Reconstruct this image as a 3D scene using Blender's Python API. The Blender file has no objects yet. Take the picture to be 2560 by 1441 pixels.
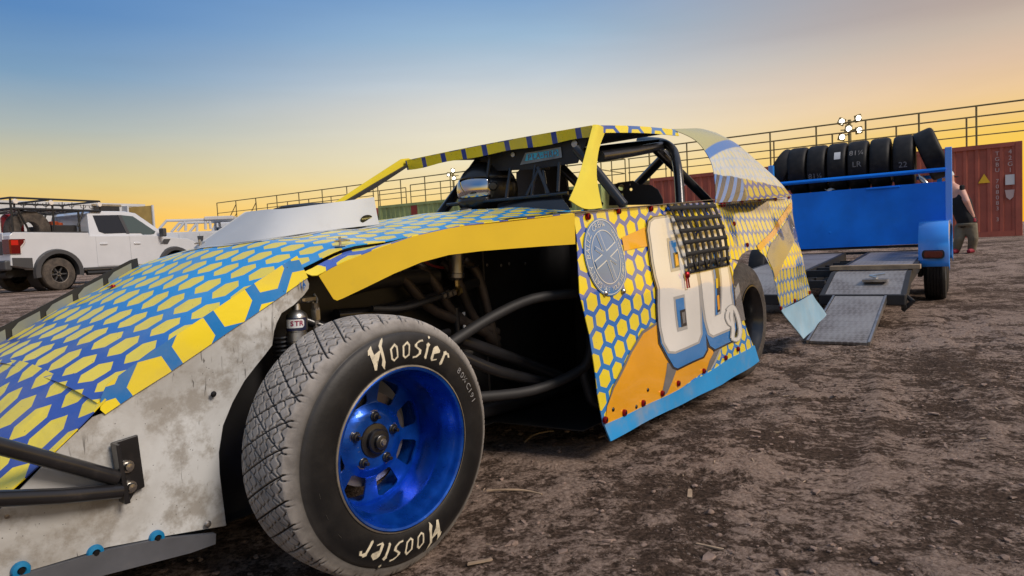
import bpy, bmesh, math, random
import numpy as np
from mathutils import Vector, Matrix, geometry
random.seed(7); np.random.seed(7)
R_ = math.radians
scene = bpy.context.scene
COL = scene.collection

# ------------------------------------------------------------------ camera
IMW, IMH = 2560.0, 1441.0
FPX, PITCH, ROLL, CAMH = 1678.0, .0614, .0499, .8469
_F = np.array([0, math.cos(PITCH), -math.sin(PITCH)]); _R0 = np.array([1., 0, 0]); _U0 = np.cross(_R0, _F)
_c, _s = math.cos(ROLL), math.sin(ROLL)
_R = _c*_R0-_s*_U0; _U = _s*_R0+_c*_U0
CAMP = np.array([0, 0, CAMH])
cam_d = bpy.data.cameras.new('camera'); cam = bpy.data.objects.new('camera', cam_d); COL.objects.link(cam)
cam_d.sensor_width = 36; cam_d.lens = FPX/IMW*36; cam_d.clip_start = .05; cam_d.clip_end = 2000
cam.matrix_world = Matrix(((_R[0], _U[0], -_F[0], 0), (_R[1], _U[1], -_F[1], 0), (_R[2], _U[2], -_F[2], CAMH), (0, 0, 0, 1)))
scene.camera = cam

# ------------------------------------------------------------------ sky
SUN_AZ, SUN_EL = R_(124), R_(40)          # azimuth measured from the view axis towards the right
def srgb(r, g, b):
    f = lambda c: (c/255/12.92 if c/255 <= .04045 else ((c/255+.055)/1.055)**2.4)
    return (f(r), f(g), f(b), 1)
world = bpy.data.worlds.new('World'); scene.world = world; world.use_nodes = True
def build_world():
    nt = world.node_tree; N = nt.nodes; L = nt.links; N.clear()
    out = N.new('ShaderNodeOutputWorld'); bg = N.new('ShaderNodeBackground'); L.new(bg.outputs[0], out.inputs[0])
    tc = N.new('ShaderNodeTexCoord'); sep = N.new('ShaderNodeSeparateXYZ'); L.new(tc.outputs['Generated'], sep.inputs[0])
    def m(op, a, b=None, clamp=False):
        n = N.new('ShaderNodeMath'); n.operation = op; n.use_clamp = clamp
        for i, x in enumerate((a, b)):
            if x is None: continue
            if isinstance(x, (int, float)): n.inputs[i].default_value = x
            else: L.new(x, n.inputs[i])
        return n.outputs[0]
    el = m('MULTIPLY', m('ARCSINE', sep.outputs[2]), 180/math.pi)
    # angle in azimuth from the sunset direction, degrees
    az = m('ARCTAN2', sep.outputs[0], sep.outputs[1])
    d = m('SUBTRACT', az, R_(80)); cosd = m('COSINE', d); delta = m('MULTIPLY', m('ARCCOSINE', cosd), 180/math.pi)
    elf = m('DIVIDE', el, 90, True)
    def ramp(stops):
        r = N.new('ShaderNodeValToRGB'); L.new(elf, r.inputs[0]); e = r.color_ramp.elements
        while len(e) > 1: e.remove(e[-1])
        e[0].position = stops[0][0]/90; e[0].color = srgb(*stops[0][1])
        for p, c in stops[1:]:
            k = e.new(p/90); k.color = srgb(*c)
        return r.outputs[0]
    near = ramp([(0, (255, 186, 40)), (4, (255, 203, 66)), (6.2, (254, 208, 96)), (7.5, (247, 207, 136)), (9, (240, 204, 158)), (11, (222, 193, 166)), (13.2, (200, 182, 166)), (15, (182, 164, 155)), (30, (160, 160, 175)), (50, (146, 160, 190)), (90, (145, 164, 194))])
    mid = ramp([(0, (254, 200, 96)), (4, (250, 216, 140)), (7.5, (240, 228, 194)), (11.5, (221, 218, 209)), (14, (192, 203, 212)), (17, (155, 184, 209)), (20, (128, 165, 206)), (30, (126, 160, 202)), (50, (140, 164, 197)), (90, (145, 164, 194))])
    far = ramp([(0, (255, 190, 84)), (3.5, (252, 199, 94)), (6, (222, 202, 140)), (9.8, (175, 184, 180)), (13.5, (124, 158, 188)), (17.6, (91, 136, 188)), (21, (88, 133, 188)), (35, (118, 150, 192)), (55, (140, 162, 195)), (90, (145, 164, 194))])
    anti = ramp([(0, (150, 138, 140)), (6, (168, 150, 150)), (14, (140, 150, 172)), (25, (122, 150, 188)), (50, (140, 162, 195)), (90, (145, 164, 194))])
    def mix(f, a, b):
        x = N.new('ShaderNodeMix'); x.data_type = 'RGBA'; L.new(f, x.inputs[0]); L.new(a, x.inputs[6]); L.new(b, x.inputs[7]); return x.outputs[2]
    def mr(lo, hi):
        x = N.new('ShaderNodeMapRange'); x.interpolation_type = 'SMOOTHSTEP'; L.new(delta, x.inputs[0]); x.inputs[1].default_value = lo; x.inputs[2].default_value = hi; return x.outputs[0]
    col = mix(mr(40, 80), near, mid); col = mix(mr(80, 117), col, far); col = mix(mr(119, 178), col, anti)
    # very faint high cloud streaks
    nz = N.new('ShaderNodeTexNoise'); mp = N.new('ShaderNodeMapping'); L.new(tc.outputs['Generated'], mp.inputs[0]); mp.inputs['Scale'].default_value = (1.2, 1.2, 8); mp.inputs['Rotation'].default_value = (.12, .25, 0); L.new(mp.outputs[0], nz.inputs[0]); nz.inputs['Scale'].default_value = 2.0; nz.inputs['Detail'].default_value = 7; nz.inputs['Distortion'].default_value = .5
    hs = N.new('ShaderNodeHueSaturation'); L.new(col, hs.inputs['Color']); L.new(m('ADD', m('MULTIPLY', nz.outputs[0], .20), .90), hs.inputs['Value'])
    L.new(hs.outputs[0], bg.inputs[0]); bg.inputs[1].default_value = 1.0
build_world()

sun_d = bpy.data.lights.new('sun', 'SUN'); sun = bpy.data.objects.new('sun', sun_d); COL.objects.link(sun)
sun_d.energy = 3.1; sun_d.angle = R_(20); sun_d.color = (1, .87, .74)
_sd = Vector((math.sin(SUN_AZ)*math.cos(SUN_EL), math.cos(SUN_AZ)*math.cos(SUN_EL), math.sin(SUN_EL)))
sun.rotation_euler = _sd.to_track_quat('Z', 'Y').to_euler(); sun.location = (20, 10, 20)
vs = scene.view_settings; vs.view_transform = 'Standard'; vs.look = 'None'; vs.exposure = 0.0; vs.gamma = 1; vs.use_curve_mapping = False
scene.cycles.max_bounces = 6

# ------------------------------------------------------------------ frames and pixel helpers
# car frame: u runs rearwards, v outwards on the near (left) side, z up; v = 0 is the outer face of the near front wheel
CO = np.array([-.2925, 1.7156, 0.]); CTH = .6584
cu = np.array([math.sin(CTH), math.cos(CTH), 0]); cv = np.array([math.cos(CTH), -math.sin(CTH), 0])
def ray(x, y): return _F+_R*(x-IMW/2)/FPX-_U*(y-IMH/2)/FPX
def w2c(P): d = P-CO; return np.array([d@cu, d@cv, d[2]])
def pv(x, y, v):
    d = ray(x, y); return w2c(CAMP+d*(((CO-CAMP)@cv+v)/(d@cv)))
def pu(x, y, u):
    d = ray(x, y); return w2c(CAMP+d*(((CO-CAMP)@cu+u)/(d@cu)))
def pz(x, y, z):
    d = ray(x, y); return w2c(CAMP+d*((z-CAMH)/d[2]))
def pzw(x, y, z):
    d = ray(x, y); return CAMP+d*((z-CAMH)/d[2])
def pyw(x, y, Y):
    d = ray(x, y); return CAMP+d*(Y/d[1])

# ------------------------------------------------------------------ mesh helpers
class MB:
    def __init__(s): s.v = []; s.f = []
    def add(s, vs_, fs):
        o = len(s.v); s.v += [tuple(map(float, p)) for p in vs_]; s.f += [tuple(i+o for i in f) for f in fs]; return s
    def box(s, c, d, rot=None):
        vs_ = []
        for x in (-1, 1):
            for y in (-1, 1):
                for z in (-1, 1):
                    p = Vector((x*d[0]/2, y*d[1]/2, z*d[2]/2))
                    if rot is not None: p = rot @ p
                    vs_.append((c[0]+p.x, c[1]+p.y, c[2]+p.z))
        return s.add(vs_, [(0, 1, 3, 2), (4, 6, 7, 5), (0, 4, 5, 1), (2, 3, 7, 6), (0, 2, 6, 4), (1, 5, 7, 3)])
    def cbox(s, a, b): return s.box([(a[i]+b[i])/2 for i in range(3)], [abs(b[i]-a[i]) for i in range(3)])
    def tube(s, pts, r, n=8, closed=False, caps=True):
        pts = [Vector(p) for p in pts]; m = len(pts); rr = r if isinstance(r, (list, tuple)) else [r]*m
        up = None; rings = []
        for i, p in enumerate(pts):
            if closed: t = (pts[(i+1) % m]-pts[i-1])
            else: t = (pts[min(i+1, m-1)]-pts[max(i-1, 0)])
            t.normalize()
            if up is None:
                a = Vector((0, 0, 1)) if abs(t.z) < .9 else Vector((1, 0, 0)); up = (a-t*a.dot(t)).normalized()
            else:
                up = (up-t*up.dot(t)); up = up.normalized() if up.length > 1e-6 else Vector((1, 0, 0))
            w = t.cross(up)
            rings.append([p+(up*math.cos(k*2*math.pi/n)+w*math.sin(k*2*math.pi/n))*rr[i] for k in range(n)])
        vs_ = [q for g in rings for q in g]; fs = []
        for i in range(m if closed else m-1):
            j = (i+1) % m
            for k in range(n): fs.append((i*n+k, i*n+(k+1) % n, j*n+(k+1) % n, j*n+k))
        if caps and not closed: fs.append(tuple(range(n))[::-1]); fs.append(tuple((m-1)*n+k for k in range(n)))
        return s.add(vs_, fs)
    def lathe(s, prof, c, axis, n=24, closed=False, a0=0, a1=2*math.pi):
        # prof: (radius, offset along axis)
        c = Vector(c); ax = Vector(axis).normalized(); b = Vector((0, 0, 1)) if abs(ax.z) < .9 else Vector((1, 0, 0)); x = (b-ax*b.dot(ax)).normalized(); y = ax.cross(x)
        full = abs(a1-a0-2*math.pi) < 1e-6; m = n if full else n+1; P = len(prof); vs_ = []
        for k in range(m):
            a = a0+(a1-a0)*k/n; d = x*math.cos(a)+y*math.sin(a)
            for r, h in prof: vs_.append(c+d*r+ax*h)
        fs = []
        for k in range(n):
            k2 = (k+1) % m
            for i in range(P if closed else P-1):
                j = (i+1) % P; fs.append((k*P+i, k*P+j, k2*P+j, k2*P+i))
        return s.add(vs_, fs)
    def prism(s, poly, fn, t):
        # poly in 2D, fn(a, b, h) to 3D, thickness from 0 to t
        n = len(poly); vs_ = [fn(a, b, 0) for a, b in poly]+[fn(a, b, t) for a, b in poly]
        tri = geometry.tessellate_polygon([[Vector((a, b, 0)) for a, b in poly]])
        fs = [tuple(x) for x in tri]+[tuple(i+n for i in x[::-1]) for x in tri]+[(i, (i+1) % n, (i+1) % n+n, i+n) for i in range(n)]
        return s.add(vs_, fs)
    def build(s, name, mat, parent=None, smooth=False, bevel=0, conv=None, weld=True):
        v = s.v if conv is None else [conv(p) for p in s.v]
        return mkobj(name, v, s.f, mat, parent, smooth, bevel, weld)
def mkobj(name, v, f, mat, parent=None, smooth=False, bevel=0, recalc=True):
    me = bpy.data.meshes.new(name); me.from_pydata([tuple(p) for p in v], [], f); me.update()
    if recalc:
        bm = bmesh.new(); bm.from_mesh(me); bmesh.ops.recalc_face_normals(bm, faces=bm.faces); bm.to_mesh(me); bm.free()
    if smooth:
        for p in me.polygons: p.use_smooth = True
        if smooth != 2:
            try: me.set_sharp_from_angle(angle=R_(38))
            except Exception: pass
    if mat is not None: me.materials.append(mat)
    o = bpy.data.objects.new(name, me); COL.objects.link(o)
    if parent is not None: o.parent = parent
    if bevel:
        b = o.modifiers.new('b', 'BEVEL'); b.width = bevel; b.segments = 2; b.limit_method = 'ANGLE'; b.angle_limit = R_(35)
    return o
def tag(o, label, cat=None, group=None, kind=None):
    if label: o['label'] = label
    if cat: o['category'] = cat
    if group: o['group'] = group
    if kind: o['kind'] = kind
    return o
def thing(name, loc, rz, label, cat, group=None):
    o = bpy.data.objects.new(name, None); COL.objects.link(o); o.location = loc; o.rotation_euler = (0, 0, rz); o.empty_display_size = .2
    return tag(o, label, cat, group)
def copy_tree(o, parent=None):
    c = o.copy(); COL.objects.link(c); c.parent = parent
    for ch in list(o.children): copy_tree(ch, c)
    return c
def text_mesh(body, size=1.0, align='CENTER', bold=0.0, spacing=1.0):
    cu_ = bpy.data.curves.new('t', 'FONT'); cu_.body = body; cu_.size = size; cu_.align_x = align; cu_.align_y = 'CENTER'; cu_.offset = bold; cu_.resolution_u = 3; cu_.space_character = spacing
    o = bpy.data.objects.new('t', cu_); COL.objects.link(o); bpy.context.view_layer.update()
    me = bpy.data.meshes.new_from_object(o.evaluated_get(bpy.context.evaluated_depsgraph_get()))
    v = [(p.co.x, p.co.y) for p in me.vertices]; f = [tuple(p.vertices) for p in me.polygons]
    bpy.data.objects.remove(o); bpy.data.meshes.remove(me); bpy.data.curves.remove(cu_)
    return v, f
def cut_grid(v2, f, step):
    # split flat 2D polygons along a square grid so that they can follow a curved sheet
    bm = bmesh.new(); vv = [bm.verts.new((a, b, 0)) for a, b in v2]
    for q in f:
        try: bm.faces.new([vv[i] for i in q])
        except ValueError: pass
    bmesh.ops.remove_doubles(bm, verts=bm.verts, dist=1e-6)
    xs = [a for a, _ in v2]; ys = [b for _, b in v2]
    for lo, hi, no in ((min(xs), max(xs), Vector((1, 0, 0))), (min(ys), max(ys), Vector((0, 1, 0)))):
        k = math.floor(lo/step)+1
        while k*step < hi-1e-6:
            bmesh.ops.bisect_plane(bm, geom=bm.verts[:]+bm.edges[:]+bm.faces[:], plane_co=no*(k*step), plane_no=no, dist=1e-7); k += 1
    bm.verts.ensure_lookup_table(); bm.verts.index_update(); bm.normal_update()
    v = [(p.co.x, p.co.y) for p in bm.verts]; ff = [tuple(p.index for p in q.verts) if q.normal.z >= 0 else tuple(p.index for p in q.verts)[::-1] for q in bm.faces]; bm.free()
    return v, ff
def poly_tri(loops):
    pts = [p for l in loops for p in l]
    return pts, [tuple(t) for t in geometry.tessellate_polygon([[Vector((a, b, 0)) for a, b in l] for l in loops])]
def sheet(name, loops, fn, mat, parent, step=.05, thick=.003, uvs=1.0, smooth=True, flip=False, tri=None, uvfn=None):
    # loops: outer outline then holes, in 2D; fn maps 2D to 3D; UVs are the 2D coordinates in metres
    v2, f = tri if tri is not None else poly_tri(loops)
    v2, f = cut_grid(v2, f, step)
    v3 = [fn(a, b) for a, b in v2]
    me = bpy.data.meshes.new(name); me.from_pydata([tuple(map(float, p)) for p in v3], [], [q[::-1] for q in f] if flip else f); me.update()
    uv = me.uv_layers.new(name='UVMap')
    for lp in me.loops:
        a, b = v2[lp.vertex_index]; uv.data[lp.index].uv = uvfn(a, b) if uvfn else (a*uvs, b*uvs)
    if smooth:
        for p in me.polygons: p.use_smooth = True
    me.materials.append(mat)
    o = bpy.data.objects.new(name, me); COL.objects.link(o); o.parent = parent
    if thick:
        s = o.modifiers.new('s', 'SOLIDIFY'); s.thickness = thick; s.offset = -1
        e = o.modifiers.new('e', 'EDGE_SPLIT'); e.split_angle = R_(48)
    return o
def offset_poly(poly, d):
    n = len(poly); out = []; area = sum(poly[i-1][0]*poly[i][1]-poly[i][0]*poly[i-1][1] for i in range(n)); sg = 1 if area > 0 else -1
    for i in range(n):
        a = Vector(poly[i-1]); b = Vector(poly[i]); c = Vector(poly[(i+1) % n])
        e1 = (b-a).normalized(); e2 = (c-b).normalized(); n1 = Vector((e1.y, -e1.x))*sg; n2 = Vector((e2.y, -e2.x))*sg
        k = n1+n2; k = k/max(.6, k.dot(n1)); out.append((b.x+k.x*d, b.y+k.y*d))
    return out
def stroke(pts, w):
    l = []; r = []; n = len(pts)
    for i in range(n):
        a = Vector(pts[max(0, i-1)]); b = Vector(pts[min(n-1, i+1)]); t = (b-a).normalized(); p = Vector(pts[i]); q = Vector((-t.y, t.x))*(w/2)
        l.append((p+q)[:]); r.append((p-q)[:])
    return l+r[::-1]
def smooth_path(pts, n=6):
    # Catmull-Rom through the points
    P = [Vector(p) for p in pts]; out = []
    for i in range(len(P)-1):
        a, b, c, d = P[max(0, i-1)], P[i], P[i+1], P[min(len(P)-1, i+2)]
        for k in range(n):
            t = k/n; out.append(.5*((2*b)+(c-a)*t+(2*a-5*b+4*c-d)*t*t+(3*b-a-3*c+d)*t**3))
    out.append(P[-1]); return [tuple(p) for p in out]
# vectorised gradient noise
_perm = np.random.permutation(512).astype(int); _perm = np.concatenate([_perm, _perm, _perm])
_gr = np.random.rand(2048)*2*math.pi
def pnoise(x, y):
    xi = np.floor(x).astype(int); yi = np.floor(y).astype(int); xf = x-xi; yf = y-yi
    u = xf*xf*xf*(xf*(xf*6-15)+10); v = yf*yf*yf*(yf*(yf*6-15)+10)
    def g(ix, iy, dx, dy):
        h = _perm[(_perm[ix & 511]+iy) & 511]; a = _gr[h]; return np.cos(a)*dx+np.sin(a)*dy
    a = g(xi, yi, xf, yf); b = g(xi+1, yi, xf-1, yf); c = g(xi, yi+1, xf, yf-1); d = g(xi+1, yi+1, xf-1, yf-1)
    return (a*(1-u)+b*u)*(1-v)+(c*(1-u)+d*u)*v
def fbm(x, y, o=4, g=.5):
    r = np.zeros_like(x); a = 1.0; f = 1.0
    for _ in range(o): r += a*pnoise(x*f+_*17.3, y*f-_*9.1); a *= g; f *= 2.03
    return r
def sstep(a, b, x):
    t = np.clip((np.asarray(x, float)-a)/(b-a), 0, 1); return t*t*(3-2*t)
# ------------------------------------------------------------------ materials
class NT:
    def __init__(s, m):
        m.use_nodes = True; s.t = m.node_tree; s.N = s.t.nodes; s.L = s.t.links; s.b = s.N['Principled BSDF']; s.out = s.N['Material Output']
    def set(s, n, k, x):
        if x is None: return
        i = n.inputs[k]
        if isinstance(x, bpy.types.NodeSocket): s.L.new(x, i)
        else: i.default_value = x
    def math(s, op, a, b=None, c=None, clamp=False):
        n = s.N.new('ShaderNodeMath'); n.operation = op; n.use_clamp = clamp
        for i, x in enumerate((a, b, c)): s.set(n, i, x)
        return n.outputs[0]
    def vmath(s, op, a, b=None, c=None):
        n = s.N.new('ShaderNodeVectorMath'); n.operation = op
        for i, x in enumerate((a, b, c)): s.set(n, i, x)
        return n.outputs['Value' if op in ('DOT_PRODUCT', 'LENGTH', 'DISTANCE') else 'Vector']
    def mix(s, f, a, b):
        n = s.N.new('ShaderNodeMix'); n.data_type = 'RGBA'; s.set(n, 0, f); s.set(n, 6, a); s.set(n, 7, b); return n.outputs[2]
    def coord(s, kind='Object'):
        n = s.N.new('ShaderNodeTexCoord'); return n.outputs[kind]
    def mapping(s, v, scale=(1, 1, 1), rot=(0, 0, 0), loc=(0, 0, 0)):
        n = s.N.new('ShaderNodeMapping'); s.set(n, 0, v); n.inputs['Scale'].default_value = scale; n.inputs['Rotation'].default_value = rot; n.inputs['Location'].default_value = loc; return n.outputs[0]
    def noise(s, v, scale, detail=4, rough=.55, dist=0):
        n = s.N.new('ShaderNodeTexNoise'); s.set(n, 'Vector', v); n.inputs['Scale'].default_value = scale; n.inputs['Detail'].default_value = detail; n.inputs['Roughness'].default_value = rough; n.inputs['Distortion'].default_value = dist; return n.outputs[0]
    def voro(s, v, scale, feature='F1', rnd=1):
        n = s.N.new('ShaderNodeTexVoronoi'); n.feature = feature; s.set(n, 'Vector', v); n.inputs['Scale'].default_value = scale; n.inputs['Randomness'].default_value = rnd; return n
    def ramp(s, f, lo, hi, a=0., b=1., smooth=True):
        n = s.N.new('ShaderNodeMapRange'); n.interpolation_type = 'SMOOTHSTEP' if smooth else 'LINEAR'; s.set(n, 0, f); n.inputs[1].default_value = lo; n.inputs[2].default_value = hi; n.inputs[3].default_value = a; n.inputs[4].default_value = b; return n.outputs[0]
    def bump(s, h, strength=.3, dist=.01, normal=None):
        n = s.N.new('ShaderNodeBump'); s.set(n, 'Height', h); n.inputs['Strength'].default_value = strength; n.inputs['Distance'].default_value = dist
        if normal is not None: s.set(n, 'Normal', normal)
        return n.outputs[0]
def c4(c): return (c[0], c[1], c[2], 1)
def mat(name, col, rough=.5, metal=0, spec=.5, coat=0, var=None, bump=None, dirt=None, emit=None, coord='Object', trans=0):
    m = bpy.data.materials.new(name); t = NT(m); b = t.b; co = t.coord(coord)
    c = c4(col)
    if var:
        n = t.noise(co, var[0], 5); f = t.ramp(n, .3, .7); lo = c4([x*(1-var[1]) for x in col]); hi = c4([min(1, x*(1+var[1])) for x in col]); c = t.mix(f, lo, hi)
    r = rough
    if dirt:
        # dirt: colour, scale, lo, hi, strength
        n = t.math('ADD', t.math('MULTIPLY', t.noise(co, dirt[1], 8, .65), .75), t.math('MULTIPLY', t.noise(co, dirt[1]*9, 3), .25))
        f = t.math('MULTIPLY', t.ramp(n, dirt[2], dirt[3]), dirt[4]); c = t.mix(f, c, c4(dirt[0])); r = t.ramp(f, 0, 1, rough, .9)
    t.set(b, 'Base Color', c); t.set(b, 'Roughness', r); b.inputs['Metallic'].default_value = metal; b.inputs['Specular IOR Level'].default_value = spec; b.inputs['Coat Weight'].default_value = coat; b.inputs['Coat Roughness'].default_value = .05 if coat >= 1 else .08; b.inputs['Coat IOR'].default_value = 1.9 if coat >= 1 else 1.5
    if trans: b.inputs['Transmission Weight'].default_value = trans
    if bump: t.set(b, 'Normal', t.bump(t.noise(co, bump[0], 4), bump[1], bump[2] if len(bump) > 2 else .005))
    if emit: b.inputs['Emission Color'].default_value = c4(emit[0]); b.inputs['Emission Strength'].default_value = emit[1]
    return m
def hexmask(t, uv, pitch, row, gap, rot=0, loc=(0, 0)):
    v = t.mapping(uv, (1, 1, 1), (0, 0, rot), (loc[0], loc[1], 0)); v = t.vmath('MULTIPLY', v, (1/pitch, .8660254/row, 0))
    h = (.5, .8660254, .5)
    def wrap(x):
        n = t.N.new('ShaderNodeVectorMath'); n.operation = 'WRAP'; t.set(n, 0, x); n.inputs[1].default_value = h; n.inputs[2].default_value = (-h[0], -h[1], -h[2]); return n.outputs[0]
    def dist(x):
        a = t.vmath('ABSOLUTE', x); s = t.N.new('ShaderNodeSeparateXYZ'); t.set(s, 0, a)
        return t.math('MAXIMUM', s.outputs[0], t.math('ADD', t.math('MULTIPLY', s.outputs[0], .5), t.math('MULTIPLY', s.outputs[1], .8660254)))
    d = t.math('MINIMUM', dist(wrap(v)), dist(wrap(t.vmath('SUBTRACT', v, (.5, .8660254, 0)))))
    return t.ramp(d, .5-gap/2-.006, .5-gap/2+.006, 1, 0)
YEL = (.86, .68, .026); ORG = (.80, .33, .012)
def hexmat(name, pitch, row, gap, grad_axis, g0, g1, blue0, blue1, rot=0, loc=(0, 0), yel=YEL, rough=.32, specks=True, wr=.5, swap=False, coat=.25):
    m = bpy.data.materials.new(name); t = NT(m); b = t.b; uv = t.coord('UV'); ob = t.coord('Object')
    if swap:
        s = t.N.new('ShaderNodeSeparateXYZ'); t.set(s, 0, uv); cb = t.N.new('ShaderNodeCombineXYZ'); t.L.new(s.outputs[1], cb.inputs[0]); t.L.new(s.outputs[0], cb.inputs[1]); huv = cb.outputs[0]
    else: huv = uv
    f = hexmask(t, huv, pitch, row, gap, rot, loc)
    s = t.N.new('ShaderNodeSeparateXYZ'); t.set(s, 0, uv); g = t.ramp(s.outputs[grad_axis], g0, g1)
    blue = t.mix(g, c4(blue0), c4(blue1)); c = t.mix(f, blue, c4(yel))
    n = t.noise(ob, 5, 6, .6); c = t.mix(t.ramp(n, .45, .75, 0, .22), c, c4((.35, .32, .25)))
    if specks:
        vo = t.voro(ob, 55); k = t.ramp(vo.outputs['Distance'], .10, .05); k2 = t.math('MULTIPLY', k, t.ramp(t.noise(ob, 14, 2), .50, .56)); c = t.mix(k2, c, c4((.03, .025, .02)))
    t.set(b, 'Base Color', c); t.set(b, 'Roughness', t.ramp(n, .3, .8, rough-.06, rough+.14)); b.inputs['Coat Weight'].default_value = coat; b.inputs['Coat Roughness'].default_value = .12 if coat < .5 else .05; b.inputs['Coat IOR'].default_value = 1.5 if coat < .5 else 1.9
    w = t.math('ADD', t.noise(ob, 9, 3, .5, .6), t.math('MULTIPLY', t.noise(t.mapping(ob, (18, 5, 18), (0, 0, .5)), 1.5, 2), .5))
    t.set(b, 'Normal', t.bump(w, wr, .006))
    return m

M = {}
M['blackpaint'] = mat('black_paint', (.012, .012, .014), .32, coat=.3, var=(8, .3), dirt=((.09, .075, .065), 6, .52, .8, .5))
M['blacksheet'] = mat('black_sheet', (.008, .008, .009), .5, var=(5, .3), dirt=((.05, .042, .036), 5, .55, .85, .5))
M['blackmatte'] = mat('black_matte', (.015, .015, .017), .62, dirt=((.08, .07, .06), 7, .5, .8, .4))
M['steel'] = mat('steel', (.55, .54, .52), .28, 1, var=(20, .15))
M['alu'] = mat('aluminium', (.42, .41, .40), .38, 1, var=(14, .2), bump=(60, .15, .002))
M['dullmetal'] = mat('dull_metal', (.30, .28, .26), .45, .9, dirt=((.16, .12, .09), 8, .45, .75, .6))
M['headerpipe'] = mat('header_pipe', (.075, .062, .055), .55, .7, var=(9, .3), dirt=((.12, .08, .06), 7, .45, .75, .6)); M['wirered'] = mat('red_wire', (.16, .012, .01), .5)
M['brass'] = mat('brass', (.62, .50, .25), .35, 1)
def whiteplastic():
    m = bpy.data.materials.new('white_plastic'); t = NT(m); b = t.b; ob = t.coord('Object')
    n1 = t.noise(ob, 2.2, 7, .62, .4); n2 = t.noise(ob, 11, 6, .7); c = t.mix(t.ramp(n1, .38, .68), c4((.55, .565, .57)), c4((.33, .32, .30)))
    c = t.mix(t.ramp(n2, .44, .62, 0, .8), c, c4((.25, .23, .20)))
    sp = t.voro(ob, 70); k = t.math('MULTIPLY', t.ramp(sp.outputs['Distance'], .11, .05), t.ramp(t.noise(ob, 13, 3), .44, .54)); c = t.mix(k, c, c4((.03, .028, .025)))
    scr = t.noise(t.mapping(ob, (60, 60, 7), (.5, .35, .8)), 1.3, 3, .5, 1.2); k = t.math('MULTIPLY', t.ramp(scr, .64, .70), t.ramp(t.noise(ob, 4.5, 3), .46, .56)); c = t.mix(t.math('MULTIPLY', k, .8), c, c4((.07, .065, .06)))
    t.set(b, 'Base Color', c); t.set(b, 'Roughness', t.ramp(n2, .3, .8, .35, .62)); t.set(b, 'Normal', t.bump(t.noise(ob, 5, 3), .25, .01)); return m
M['whiteplastic'] = whiteplastic()
M['scoop'] = mat('scoop_white', (.47, .49, .505), .55, var=(3, .06), dirt=((.36, .33, .28), 4, .50, .85, .55), bump=(6, .25, .006))
M['greyplastic'] = mat('grey_plastic', (.085, .09, .105), .5, var=(6, .2), dirt=((.2, .17, .14), 6, .5, .8, .5), bump=(9, .3, .006))
M['yellow'] = mat('yellow_sheet', (.70, .47, .010), .55, var=(3, .06), dirt=((.28, .2, .06), 5, .56, .9, .4), bump=(4, .15, .006))
M['yellowpale'] = mat('yellow_pillar', (.74, .60, .035), .40, var=(4, .05), dirt=((.4, .33, .12), 4, .5, .8, .35), bump=(7, .35, .008))
HB0, HB1 = (.025, .075, .36), (.004, .30, .72)
M['hood'] = hexmat('hood_vinyl', .094, .086, .29, 0, -.55, -.15, HB0, HB1, loc=(.03, .012), swap=True)
M['nose'] = hexmat('nose_vinyl', .094, .092, .28, 0, -.9, -.5, (.03, .05, .28), (.03, .09, .42), loc=(.0, .02), swap=True, wr=.8)
M['fenderhex'] = hexmat('fender_vinyl', .094, .094, .30, 0, .1, .4, (.05, .12, .50), (.08, .12, .45), loc=(.05, .012), swap=True)
M['finhex'] = hexmat('fin_vinyl', .118, .118, .24, 0, -.6, 0, (.006, .16, .50), (.006, .21, .58), loc=(.03, .052), swap=False, rot=.47, rough=.45, wr=.2, coat=0)
M['greyfin'] = hexmat('grey_fin_vinyl', .118, .20, .36, 0, -.6, 0, (.03, .03, .03), (.04, .04, .035), rot=.5, loc=(.0, .03), yel=(.15, .165, .14), rough=.5, specks=False)
M['doorhex'] = hexmat('door_vinyl', .0975, .073, .24, 1, .2, .9, (.02, .22, .60), (.02, .09, .46), rot=-.118, loc=(.0, .0), rough=.11, wr=.16, coat=1.0)
M['quarterhex'] = hexmat('quarter_vinyl', .083, .083, .25, 1, .2, .9, (.15, .32, .55), (.10, .2, .45), loc=(.02, .01), rough=.08, wr=.13, coat=1.0)
M['roofhex'] = hexmat('roof_vinyl', .13, .13, .22, 0, 1.4, 2.4, (.02, .05, .32), (.10, .25, .55), loc=(.03, .05), swap=True, rough=.3)
M['finblack'] = mat('fin_black', (.018, .018, .018), .6, spec=.3, dirt=((.05, .045, .04), 8, .5, .8, .5)); M['greycell'] = mat('grey_cell_print', (.19, .205, .175), .6, var=(6, .12), dirt=((.12, .11, .09), 7, .5, .8, .5))
M['orange'] = mat('orange_print', (.80, .36, .010), .22, coat=1.0, var=(5, .05), dirt=((.45, .25, .05), 5, .55, .9, .4), bump=(6, .10, .006))
M['greyprint'] = mat('grey_print', (.17, .165, .165), .22, coat=1.0, bump=(6, .10, .006))
M['palegrey'] = mat('pale_grey_print', (.40, .40, .39), .22, coat=1.0, bump=(6, .10, .006))
M['whiteprint'] = mat('white_print', (.76, .75, .72), .20, coat=1.0, var=(3, .04), dirt=((.5, .47, .42), 4, .55, .85, .5), bump=(5, .10, .006))
M['blueprint'] = mat('blue_print', (.03, .20, .52), .20, coat=1.0, bump=(6, .10, .006))
M['blackprint'] = mat('black_print', (.012, .012, .014), .22, coat=1.0)
M['emblem'] = mat('emblem_blue', (.055, .19, .43), .20, coat=1.0, var=(3, .15), bump=(6, .10, .006))
M['emblemline'] = mat('emblem_silver', (.58, .62, .64), .25, coat=1.0)
M['skirt'] = mat('skirt_blue', (.02, .27, .62), .42, var=(3, .08), dirt=((.26, .26, .27), 2.4, .46, .72, .75), bump=(7, .35, .008))
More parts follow.
